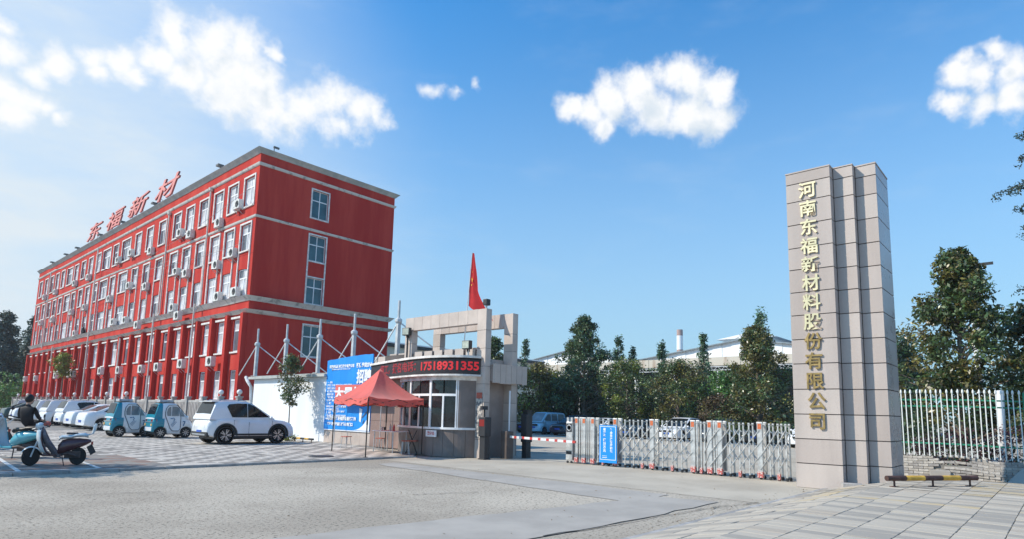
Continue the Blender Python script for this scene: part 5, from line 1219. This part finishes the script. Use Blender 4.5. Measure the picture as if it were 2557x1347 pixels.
    for i in range(n+1):
        a = math.radians(15+i*17)
        for y in (-.08, .08): vs.append((-.55+math.cos(a)*.265, y, .225+math.sin(a)*.265))
    q.add(vs, [(2*i, 2*i+1, 2*i+3, 2*i+2) for i in range(n)]); q.build('rear_fender', m_rustm, t, smooth=True)
    q = MB(); q.box(-.62, -.2, -.07, .07, .18, .36); q.tube([(-.55, .1, .225), (-.3, .12, .3), (-.1, .1, .27)], .035, 8); q.build('motor_case', m_rustm, t, bevel=.02)
    q = MB(); q.tube([(-.15, .1, .24), (-.22, .2, .0)], .014, 6); q.build('kick_stand', m_black, t)
    q = MB(); q.box(-.92, -.86, -.05, .05, .52, .6); q.build('tail_light', m_tail, t)
    q = MB(); q.tube([(-.62, .12, .74), (-.85, .12, .8), (-.95, .06, .92), (-.95, -.06, .92), (-.85, -.12, .8), (-.62, -.12, .74)], .013, 6); q.build('grab_rail', m_steel_grey, t, smooth=True)
    q = MB(); q.beam((-.82, 0, .5), (-.95, 0, .28), .16, .012, up=(0, 1, 0)); q.build('mud_flap', m_dark, t)
    if backrest: q = MB(); q.tube([(-.88, 0, .8), (-.93, 0, .98), (-.95, 0, 1.08)], [.03, .05, .035], 8); q.build('backrest', m_scw, t, smooth=True); q = MB(); q.box(-.5, -.2, -.1, .1, .8, .84); q.build('seat_pad', m_seat, t, bevel=.02)
    if cover:
        q = MB(); vs = []; cp = [(.56, .95, .13), (.50, .8, .26), (.40, .62, .31), (.25, .45, .31), (.12, .3, .28), (.05, .2, .22)]
        for i, (x, z, hw) in enumerate(cp):
            for k in range(11):
                u = -1+.2*k; vs.append((x-.20*abs(u)**1.5-.02*math.sin(k*2.1+i), hw*u+.012*math.sin(i*2.3+k), z+.015*math.sin(k*1.7)))
        q.add(vs, [(i*11+k, i*11+k+1, (i+1)*11+k+1, (i+1)*11+k) for i in range(5) for k in range(10)]); q.build('leg_cover', m_mud, t, smooth=True)
        q = MB(); q.sphere((.30, -.28, 1.06), .08, 8, (1, 1.3, .8)); q.sphere((.33, .25, 1.06), .07, 8, (1, 1.2, .8)); q.build('hand_muff', mat('muff_red', (.45, .10, .07), .7), t, smooth=True)
    if basket: q = MB(); q.box(.46, .66, -.13, .13, 1.08, 1.3); q.build('front_box', basket, t, bevel=.03)
    return t
def heading(dx, dy): return math.atan2(dy, dx)
scooter('scooter', 'teal and white electric scooter in front with grey leg cover and red hand muffs', (3.90, 17.75, PZ), heading(-.86, .2), m_scw, m_scm, True, (.76, .88, .9), backrest=True)
scooter('scooter', 'white and teal electric scooter with the dark clad person on its seat', (3.55, 20.6, PZ), heading(-.45, .62), m_scw, m_scb, False, (1.0, .95, 1.02))
scooter('scooter', 'white electric scooter cut by the left picture edge', (3.35, 25.0, PZ), heading(-.6, .2), m_scw, m_dark, False, (.95, .95, 1.0), basket=m_scw)

# ---------------------------------------------------------------- person sitting sideways on the scooter
def skin_body(name, joints, bones, m, sub=2, parent=None):
    me = bpy.data.meshes.new(name); me.from_pydata([j[0] for j in joints], bones, [])
    o = bpy.data.objects.new(name, me); COL.objects.link(o)
    md = o.modifiers.new('skin', 'SKIN'); md.use_smooth_shade = True; md.branch_smoothing = .6
    for i, j in enumerate(joints): sv = me.skin_vertices[0].data[i]; sv.radius = (j[1], j[2] if len(j) > 2 else j[1])
    me.skin_vertices[0].data[0].use_root = True
    s = o.modifiers.new('sub', 'SUBSURF'); s.levels = sub; s.render_levels = sub
    dg = bpy.context.evaluated_depsgraph_get(); mm = bpy.data.meshes.new_from_object(o.evaluated_get(dg)); bpy.data.objects.remove(o)
    mm.materials.clear(); mm.materials.append(m)
    for p in mm.polygons: p.use_smooth = True
    return link(name, mm, parent)
m_jkt = mat('black_jacket', (.012, .012, .016), .75, var=.25, scale=9); m_trs = mat('dark_trousers', (.018, .02, .028), .8); m_skin = mat('skin', (.45, .27, .2), .55, var=.06); m_hair = mat('black_hair', (.008, .007, .007), .55)
pr = thing('person', 'person in black jacket sitting sideways on a scooter, back to the camera', 'person', (3.73, 20.30, PZ), math.atan2(.70, .72))
# local +x is the way the person faces (away from the camera), seat at z .82
SZ = .80
J = [((0, 0, SZ+.08), .155, .12), ((-.03, 0, SZ+.26), .15, .11), ((-.05, 0, SZ+.43), .175, .115), ((-.02, 0, SZ+.55), .10, .08), ((.0, 0, SZ+.60), .05, .05),
     ((-.02, .17, SZ+.50), .062), ((.06, .24, SZ+.28), .05), ((.27, .18, SZ+.20), .04), ((-.02, -.17, SZ+.50), .062), ((.06, -.24, SZ+.28), .05), ((.27, -.16, SZ+.20), .04),
     ((.10, .10, SZ+.06), .085), ((.40, .12, SZ+.04), .068), ((.43, .12, SZ-.36), .05), ((.44, .12, SZ-.70), .038), ((.10, -.10, SZ+.06), .085), ((.40, -.12, SZ+.04), .068), ((.45, -.12, SZ-.36), .05), ((.46, -.12, SZ-.70), .038), ((.58, .12, SZ-.76), .03), ((.60, -.12, SZ-.76), .03)]
Bn = [(0, 1), (1, 2), (2, 3), (3, 4), (2, 5), (5, 6), (6, 7), (2, 8), (8, 9), (9, 10), (0, 11), (11, 12), (12, 13), (13, 14), (0, 15), (15, 16), (16, 17), (17, 18), (14, 19), (18, 20)]
skin_body('body', J, Bn, m_jkt, 2, pr)
hm = MB(); hm.sphere((.03, 0, SZ+.72), .098, 16, (1.05, .86, 1.22)); hm.sphere((.035, .085, SZ+.71), .022, 6, (.7, .5, 1.2)); hm.sphere((.035, -.085, SZ+.71), .022, 6, (.7, .5, 1.2)); hm.tube([(.125, 0, SZ+.74), (.155, 0, SZ+.70), (.13, 0, SZ+.69)], [.01, .018, .012], 6); hm.tube([(0, 0, SZ+.56), (.015, 0, SZ+.66)], .05, 10)
hd_ = hm.build('head', m_skin, pr, smooth=True)
q = MB()
for s in (-1, 1): q.sphere((.118, s*.034, SZ+.735), .012, 6)
q.beam((.122, -.025, SZ+.665), (.122, .025, SZ+.665), .008, .008); q.build('face_features', m_hair, hd_)
q = MB(); q.sphere((.012, 0, SZ+.745), .108, 14, (1.05, .92, 1.12)); q.build('hair', m_hair, hd_, smooth=True)
def hand(side):
    c = Vector((.30, .17*side, SZ+.19)); q = MB(); q.sphere(c, .042, 8, (1.1, .8, .5))
    for k in range(4):
        y = (-.028+.018*k); a = c + Vector((.035, y, 0)); L_ = (.05, .06, .058, .045)[k]; q.tube([a, a+Vector((L_*.6, 0, -.008)), a+Vector((L_, 0, -.03))], [.0095, .009, .007], 6)
    q.tube([c+Vector((.0, -side*.03, 0)), c+Vector((.03, -side*.055, -.005)), c+Vector((.055, -side*.055, -.012))], [.011, .01, .008], 6); q.build('hand', m_skin, pr, smooth=True)
hand(1); hand(-1)
# ---------------------------------------------------------------- factory buildings, chimney
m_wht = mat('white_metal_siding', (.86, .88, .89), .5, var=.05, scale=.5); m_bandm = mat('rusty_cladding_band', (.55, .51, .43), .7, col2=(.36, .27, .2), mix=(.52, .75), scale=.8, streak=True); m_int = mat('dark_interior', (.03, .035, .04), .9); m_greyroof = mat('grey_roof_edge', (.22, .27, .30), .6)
def gable(name, label, X, Y0, Y1, ze_, za, depth, lantern):
    t = thing(name, label, 'factory', (X, (Y0+Y1)/2, 0)); w2 = (Y1-Y0)/2
    q = MB(); n = 24
    for k in range(n):
        y0, y1 = -w2+2*w2*k/n, -w2+2*w2*(k+1)/n; h = lambda y: ze_+(za-ze_)*(1-abs(y)/w2); d = .05*(k % 2)
        q.add([(d, y0, ze_), (d, y1, ze_), (d, y1, h(y1)), (d, y0, h(y0))], [(0, 1, 2, 3)])
    q.build('gable_wall', m_wht, t)
    q = MB()
    for s in (-1, 1): q.add([(-.4, 0, za+.12), (-.4, s*(w2+.4), ze_+.02), (depth, s*(w2+.4), ze_+.02), (depth, 0, za+.12), (-.4, 0, za-.02), (-.4, s*(w2+.4), ze_-.12), (depth, s*(w2+.4), ze_-.12), (depth, 0, za-.02)], [(0, 1, 2, 3), (4, 7, 6, 5), (0, 4, 5, 1), (1, 5, 6, 2)])
    q.build('roof', m_greyroof, t)
    for k in range(14):
        q = MB(); y0 = -w2+2*w2*k/14; q.box(-.3-.05*(k % 2), -.1, y0+.01, y0+2*w2/14-.01, ze_-1.15, ze_-.02); q.build('cladding_panel', m_bandm, t)
    q = MB(); q.beam((-.3, -w2, ze_-1.3), (-.3, w2, ze_-1.3), .12, .12); q.beam((-.3, -w2, ze_-1.75), (-.3, w2, ze_-1.75), .12, .12)
    for k in range(30): q.beam((-.3, -w2+2*w2*k/30, ze_-1.3), (-.3, -w2+2*w2*(k+.5)/30, ze_-1.75), .06, .06); q.beam((-.3, -w2+2*w2*(k+.5)/30, ze_-1.75), (-.3, -w2+2*w2*(k+1)/30, ze_-1.3), .06, .06)
    q.build('truss', m_steel_grey, t)
    for k in range(6): q = MB(); q.box(-.3, 0, -w2+2*w2*k/5-.15, -w2+2*w2*k/5+.15, 0, ze_-1.75); q.build('column', m_wht, t)
    q = MB(); q.box(9, 9.2, -w2, w2, 0, ze_); q.build('interior_shade', m_int, t)  # near-black sheet paints the shade inside the open shed
    if lantern: q = MB(); q.prism([(0, 0)]*0 or [(2, -3.2), (depth, -3.2), (depth, 3.2), (2, 3.2)], za-.1, za+.45); q.build('ridge_vent', m_wht, t); q = MB(); q.add([(1.5, -4, za+.45), (1.5, 4, za+.45), (1.5, 0, za+1.1), (depth, -4, za+.45), (depth, 4, za+.45), (depth, 0, za+1.1)], [(0, 1, 2), (3, 5, 4), (0, 2, 5, 3), (2, 1, 4, 5), (0, 3, 4, 1)]); q.build('vent_roof', m_wht, t)
gable('factory_shed', 'wide white gabled factory shed behind the trees, right one with ridge vent', 80, 15.5, 46.8, 9.75, 11.85, 40, True)
gable('factory_shed', 'white gabled factory shed behind the tall tree, left one', 82, 47.6, 74, 9.9, 12.1, 40, False)
t = thing('warehouse', 'long low cream warehouse with dark roof edge behind the gate frame', 'warehouse', (44, 60, 0))
q = MB(); q.box(-8, 30, 0, 14, 0, 9.2); q.build('wall', mat('cream_siding', (.66, .62, .50), .7, var=.06), t); q = MB(); q.box(-8.3, 30.3, -.3, 14.3, 9.2, 9.6); q.build('roof_edge', m_dark, t); q = MB(); q.box(-8.3, 30.3, -.35, 14.3, 9.6, 9.75); q.build('roof', m_wht, t)
t = thing('chimney', 'round brick chimney with pale and red bands behind the factory roof', 'chimney', (130, 64.7, 0))
for k, (z0, z1, m) in enumerate(((0, 14.5, m_brown), (14.5, 16.2, m_wht), (16.2, 17.0, m_brown), (17.0, 20.2, m_wht), (20.2, 21.6, m_brown))):
    q = MB(); r = lambda z: .85-.008*z; q.lathe([(r(z0), z0), (r(z1), z1)] + ([(r(z1)-.3, z1)] if k == 4 else []), 20); q.build('band', m if m is not m_brown else mat('chimney_brick', (.42, .30, .27), .9), t, smooth=True)
q = MB(); q.box(-.5, .5, -1.3, -.6, 12.4, 15.4); q.build('side_duct', mat('duct_steel', (.25, .27, .3), .5), t)

# ---------------------------------------------------------------- vegetation
rng = np.random.default_rng(5)
def leaf_mesh(name, P, Nn, size, m, aspect=.45):
    n = len(P); U = rng.normal(size=(n, 3)); U -= Nn*(U*Nn).sum(1, keepdims=True); U /= np.linalg.norm(U, axis=1, keepdims=True)+1e-9
    V = np.cross(Nn, U); s = size*rng.uniform(.6, 1.25, (n, 1))
    a = P; b = P + U*s*.5 + V*s*aspect*.5 + Nn*s*.06; c = P + U*s - Nn*s*.08; d = P + U*s*.5 - V*s*aspect*.5 + Nn*s*.06
    co = np.stack([a, b, c, d], 1).reshape(-1, 3)
    me = bpy.data.meshes.new(name); me.vertices.add(4*n); me.vertices.foreach_set('co', co.astype(np.float32).ravel())
    me.loops.add(4*n); me.loops.foreach_set('vertex_index', np.arange(4*n, dtype=np.int32)); me.polygons.add(n)
    me.polygons.foreach_set('loop_start', np.arange(0, 4*n, 4, dtype=np.int32)); me.polygons.foreach_set('loop_total', np.full(n, 4, dtype=np.int32))
    me.update(calc_edges=True); me.materials.append(m); return me
def foliage(cl, per, size, m, name='crown', up=.35, flat=.8, aspect=.45):
    C = np.array([c[:3] for c in cl]); Rr = np.array([c[3] for c in cl])
    k = np.repeat(np.arange(len(cl)), per); D = rng.normal(size=(len(k), 3)); D /= np.linalg.norm(D, axis=1, keepdims=True); rad = rng.uniform(.25, 1, (len(k), 1))**.5
    off = D*rad*Rr[k][:, None]; off[:, 2] *= flat; P = C[k]+off
    Nn = D*.6+rng.normal(size=D.shape)*.6+np.array([0, 0, up]); Nn /= np.linalg.norm(Nn, axis=1, keepdims=True)
    return leaf_mesh(name, P, Nn, size, m, aspect)
def leafmat(name, c, rough=.45, tl=.22): return mat(name, c, rough, var=.35, scale=.9, island=.6, transl=tl, spec=.75)
L_mag = leafmat('magnolia_leaf', (.09, .135, .047), .36, .28); L_magb = leafmat('magnolia_leaf_bronze', (.17, .15, .045), .36, .24); L_yg = leafmat('yellow_green_leaf', (.21, .24, .04), .42, .3); L_gr = leafmat('fresh_green_leaf', (.10, .22, .045), .42, .3); L_dk = leafmat('dark_green_leaf', (.045, .08, .032), .4, .2); L_pop = leafmat('poplar_leaf', (.09, .17, .085), .45, .25); L_br = leafmat('bronze_leaf', (.10, .062, .03), .6); L_far = leafmat('far_tree_leaf', (.045, .085, .06), .6); L_pur = leafmat('purple_leaf', (.075, .02, .035), .5)
def tree(name, lb, loc, H, Rm, per, size, m, shape='cone', z0=.25, ncl=90, crad=.5, trunk_r=.12, seed=1, group=None, cat='tree', m2=None, gap=.0, lean=(0, 0), stems=1, flat=.8):
    r = random.Random(seed); t = thing(name, lb, cat, loc, 0, group)
    cl = []; cl2 = []
    for i in range(ncl):
        h = r.random()**(.85 if shape != 'sparse' else .7); a = r.uniform(0, 2*math.pi)
        if shape == 'cone': env = (1-h)**.75*(.8+.35*math.sin(h*17+a*2)) + .07
        elif shape == 'round': env = math.sqrt(max(0, 1-(2*h-1)**2))*(.85+.2*math.sin(a*3+h*9))
        elif shape == 'column': env = .55*(1-h**3)+.1*math.sin(h*20+a)
        else: env = (.75*(1-h)+.12)*(.7+.5*r.random())
        rr = Rm*env*(.25+.75*math.sqrt(r.random())); z = H*(z0+(1-z0)*h*.97)
        c = (rr*math.cos(a)+lean[0]*h, rr*math.sin(a)+lean[1]*h, z, crad*r.uniform(.45, 1.45)*(1-.45*h if shape == 'cone' else 1))
        if r.random() < gap: continue
        (cl2 if m2 and r.random() < .4 else cl).append(c)
    b = MB()
    for s in range(stems):
        ox = 0 if stems == 1 else r.uniform(-.3, .3)*Rm; oy = 0 if stems == 1 else r.uniform(-.3, .3)*Rm
        pts = [(ox*k/5*(1 if stems > 1 else 0) + lean[0]*k/5 + r.uniform(-.04, .04)*H*.08*(k > 0), oy*k/5+lean[1]*k/5+r.uniform(-.04, .04)*H*.08*(k > 0), H*.95*k/5) for k in range(6)]
        b.tube(pts, [trunk_r*(1-.16*k) for k in range(6)], 8)
    for c in (cl+cl2)[:70]:
        zz = max(H*z0*.6, c[2]-.5*math.hypot(c[0], c[1])-.1); f = min(1, zz/(H*.95)); st = Vector((lean[0]*f, lean[1]*f, zz)); e = Vector(c[:3]); mid = st.lerp(e, .55)+Vector((0, 0, .06*H*.2)); b.tube([st, mid, e], [trunk_r*.35, trunk_r*.22, .008], 5, cap=False)
    b.build('trunk', m_trunk, t, smooth=True)
    link('crown', foliage(cl, per, size, m, flat=flat), t)
    if cl2: link('crown', foliage(cl2, per, size, m2, flat=flat), t)
    return t
gy_ = 'trees and shrubs inside the yard'
tree('young_tree', 'young broadleaf tree casting its shadow on the white wall', (14.45, 26.4, PZ), 3.85, .72, 60, .13, L_mag, 'round', .42, 46, .25, .035, 4, m2=L_magb, lean=(0, .12))
tree('magnolia_tree', 'tall dark magnolia tree standing highest in the yard behind the gate', (43, 30.2, 0), 10.0, 3.7, 95, .22, L_mag, 'cone', .22, 210, .66, .17, 11, gy_, m2=L_pop)
tree('magnolia_tree', 'dark magnolia tree seen between the two gate columns', (44, 41.6, 0), 9.0, 2.6, 55, .30, L_mag, 'cone', .25, 120, .6, .15, 12, gy_)
tree('magnolia_tree', 'dark conical magnolia tree just left of the stone pillar', (41, 14.9, 0), 7.8, 3.4, 95, .21, L_mag, 'cone', .06, 210, .66, .16, 13, gy_, m2=L_magb)
tree('broadleaf_tree', 'yellow green tree right of the tall magnolia in the yard', (42, 25.4, 0), 5.8, 2.6, 90, .2, L_mag, 'round', .06, 120, .6, .12, 14, gy_, m2=L_yg)
tree('broadleaf_tree', 'dark bronze tipped tree in the middle of the yard hedge', (42, 21.1, 0), 5.6, 2.6, 90, .2, L_mag, 'round', .06, 120, .6, .12, 15, gy_, m2=L_magb)
tree('bushy_tree', 'yellow green bushy tree above the parked minivan', (42.5, 34.6, 0), 6.0, 2.3, 62, .26, L_magb, 'round', .12, 120, .7, .12, 16, gy_, m2=L_yg)
tree('bushy_tree', 'dark green bushy tree behind the dark blue SUV in the yard', (43.5, 32.0, 0), 5.2, 2.2, 62, .26, L_dk, 'round', .08, 110, .7, .12, 17, gy_, m2=L_mag)
tree('green_bush', 'bright green round bush left of the conical magnolia', (46, 19.4, 0), 4.9, 2.0, 70, .22, L_gr, 'round', .05, 80, .6, .1, 18, gy_, 'bush')
tree('bronze_bush', 'brownish bronze bush low in the yard hedge', (41.5, 18.0, 0), 3.0, 1.7, 70, .16, L_br, 'round', .03, 80, .5, .08, 19, gy_, 'bush')
tree('green_bush', 'yellow green bush between the bronze tree and the bright bush', (47, 22.0, 0), 4.8, 2.0, 60, .24, L_gr, 'round', .05, 80, .65, .1, 20, gy_, 'bush', m2=L_yg)
PP = [('slim young poplar right of the gate columns', 46, 39.4, 8.9, 1.0, 21), ('sparse poplar tip rising right of the tall magnolia', 47, 29.3, 8.6, 1.3, 22), ('sparse poplar tip behind the yellow green tree', 48, 28.4, 7.6, 1.1, 26), ('sparse young poplar in front of the factory fascia', 47, 21.4, 8.2, 1.0, 23), ('sparse young poplar near the middle of the factory roof', 48, 25.6, 8.0, .9, 24), ('pale sparse poplar rising behind the conical magnolia', 46, 16.4, 9.7, 1.3, 25)]
for lb, x, y, h, rm, sd_ in PP: tree('poplar_tree', lb, (x, y, 0), h, rm, 30, .24, L_pop, 'sparse', .42, 48, .26, .06, sd_, 'young poplars in the yard', gap=.1, flat=1.5)
# dense backing shrubs and hedge of the yard
def bank(name, lb, x0, x1, y0, y1, h0, h1, n, per, size, m, crad=.55, kind='stuff', cat='shrubs'):
    cl = [(random.uniform(x0, x1), y0+(y1-y0)*random.random(), 0, crad*random.uniform(.7, 1.3)) for _ in range(n)]
    cl = [(a, b, (h0+(h1-h0)*(.5+.5*math.sin(b*1.3)*math.sin(b*.37+1)))*random.random()**.6, r) for a, b, _, r in cl]
    o = link(name, foliage(cl, per, size, m, name), None); o['kind'] = kind; tag(o, lb, cat); return o
bank('shrub_belt', 'dark undergrowth filling the belt behind the yard cars', 44.0, 47, 8, 46, 1.8, 3.0, 400, 46, .26, L_dk, .8)
bank('trimmed_hedge', 'low clipped yellow green hedge behind the yard cars', 42.0, 43.0, 5, 42, 1.25, 1.35, 420, 40, .12, L_yg, .32, cat='hedge')
bank('shrub_belt', 'green shrubs along the far parking edge', 14, 24, 100, 112, 2.0, 5, 160, 40, .45, L_gr, 1.0)
# a thick dark wood past the far end of the red building
for i, (x, y, h, r) in enumerate(((15.2, 118, 12.0, 4.0), (18.6, 124, 15.6, 4.2), (21.6, 118, 14.9, 4.0), (11.5, 122, 10.5, 4.0), (24, 128, 13, 4), (7, 126, 9, 4.5))):
    tree('far_tree', ['dark green tree at the far left picture edge', 'tall pointed dark tree beyond the red building, second from the building', 'dark tree touching the far end of the red building', 'lower dark tree left beyond the parking rows', 'dark tree partly hidden behind the far end of the building', 'low far tree cut by the left picture edge'][i], (x, y, 0), h, r, 60, .6, L_far, 'cone' if i in (1, 2) else 'round', .05, 110, 1.25, .25, 30+i, 'far trees at the end of the parking court')
tree('palm_like_tree', 'small tufted tree in front of the red building facade', (16.6, 76.5, 0), 6.4, 1.1, 40, .32, L_yg, 'round', .68, 26, .42, .13, 41)
# right side behind the picket fence
tree('magnolia_tree', 'big glossy magnolia tree behind the white picket fence', (24.6, 2.55, 0), 7.35, 2.3, 92, .165, L_mag, 'cone', .20, 215, .46, .11, 51, m2=L_magb, lean=(0, -.25))
tree('broadleaf_tree', 'dark tree behind the right end of the picket fence', (27, .3, 0), 5.6, 1.8, 60, .22, L_dk, 'round', .15, 110, .5, .1, 52, m2=L_magb)
tree('broadleaf_tree', 'shadowed tree squeezed between pillar and magnolia', (32, 5.4, 0), 5.6, 1.7, 60, .25, L_dk, 'round', .1, 90, .6, .1, 53)
tree('broadleaf_tree', 'yellow green shrub at the right picture edge behind the fence', (24.2, .1, 0), 3.6, .9, 60, .14, L_yg, 'round', .1, 60, .35, .05, 54)
bank('purple_hedge', 'purple leaved hedge behind the white picket fence', 21.8, 22.6, -3, 3.5, .9, 1.6, 120, 44, .09, L_pur, .3, cat='hedge')
bank('shrub_belt', 'mixed green shrubs deeper behind the picket fence', 23, 30, -4, 8, 1.4, 2.4, 150, 46, .2, L_dk, .6)
bank('weeds', 'dry weeds at the foot of the young tree', 14.2, 14.7, 26.2, 26.8, .2, .4, 14, 40, .09, L_yg, .16)
# feathery branches hanging in from a tree outside the right edge
t = thing('overhanging_tree', 'feathery branches reaching in from the right picture edge', 'tree', (20.5, -1.9, 0))
b = MB(); b.tube([(0, 0, 0), (.1, .1, 3), (0, .2, 6), (.1, .3, 9.5)], [.2, .16, .12, .05], 10)
cl = []; r = random.Random(9)
for (z, reach, dz) in ((9.2, 2.35, .1), (8.7, 2.3, -.1), (8.2, 2.6, -.3), (7.8, 2.9, -.1), (7.4, 2.5, -.2), (6.9, 2.3, -.25), (6.4, 2.4, .1), (5.7, 2.25, -.15), (5.3, 2.55, -.2)):
    st = Vector((.05, .2, z-.9)); e = Vector((r.uniform(-.3, .5), reach-.0, z+dz)); mid = st.lerp(e, .5)+Vector((0, 0, .45)); pts = [st, st.lerp(mid, .6), mid, mid.lerp(e, .5)+Vector((0, 0, .1)), e]
    b.tube(pts, [.03, .022, .016, .01, .004], 5)
    for k in range(60):
        f = .25+.75*k/59; i = min(3, int(f*4)); p = pts[i].lerp(pts[i+1], f*4-i); cl.append((p.x+r.uniform(-.12, .12), p.y+r.uniform(-.1, .1), p.z-r.uniform(0, .16), .09))
b.build('trunk', m_trunk, t, smooth=True); link('crown', foliage(cl, 9, .085, leafmat('feathery_leaf', (.04, .075, .055), .5), up=.1), t)

# street tree just outside the left edge, whose shade falls across the scooters
tree('street_tree', 'street tree outside the left edge shading the scooters', (-1.6, 20.9, 0), 6.6, 1.7, 50, .24, L_mag, 'round', .58, 42, .5, .12, 61)

# dry leaves blown along kerbs
dl = []
for _ in range(260):
    a = random.random()
    if a < .35: p = (random.uniform(2.5, 14), 16.05-abs(random.gauss(0, .12)), .02)
    elif a < .6: p = (random.uniform(7, 15), 4.2+abs(random.gauss(0, .15)), .03)
    else: p = (random.uniform(4, 15), random.uniform(5, 15), .02)
    dl.append((*p, .01))
o = link('dry_leaves', foliage(dl, 1, .045, mat('dry_leaf', (.22, .16, .09), .8, island=.5), 'dry_leaves', up=2.5)); o['kind'] = 'stuff'; tag(o, 'scattered dry leaves lying on road and kerb', 'leaves')

# thin haze of the warm afternoon air
hb = MB(); hb.box(-60, 260, -60, 260, -1.0, 27.0)
hm_ = bpy.data.materials.new('haze'); hm_.use_nodes = True; ht = hm_.node_tree; ht.nodes.clear()
pv_ = N(ht, 'ShaderNodeVolumePrincipled'); pv_.inputs['Color'].default_value = (.86, .93, 1.0, 1); pv_.inputs['Density'].default_value = 0.0004; pv_.inputs['Anisotropy'].default_value = 0.25
ho = N(ht, 'ShaderNodeOutputMaterial'); ht.links.new(pv_.outputs[0], ho.inputs['Volume'])
hz_o = hb.build('haze', hm_); hz_o['kind'] = 'stuff'; tag(hz_o, 'thin pale haze filling the air over the whole site', 'haze')
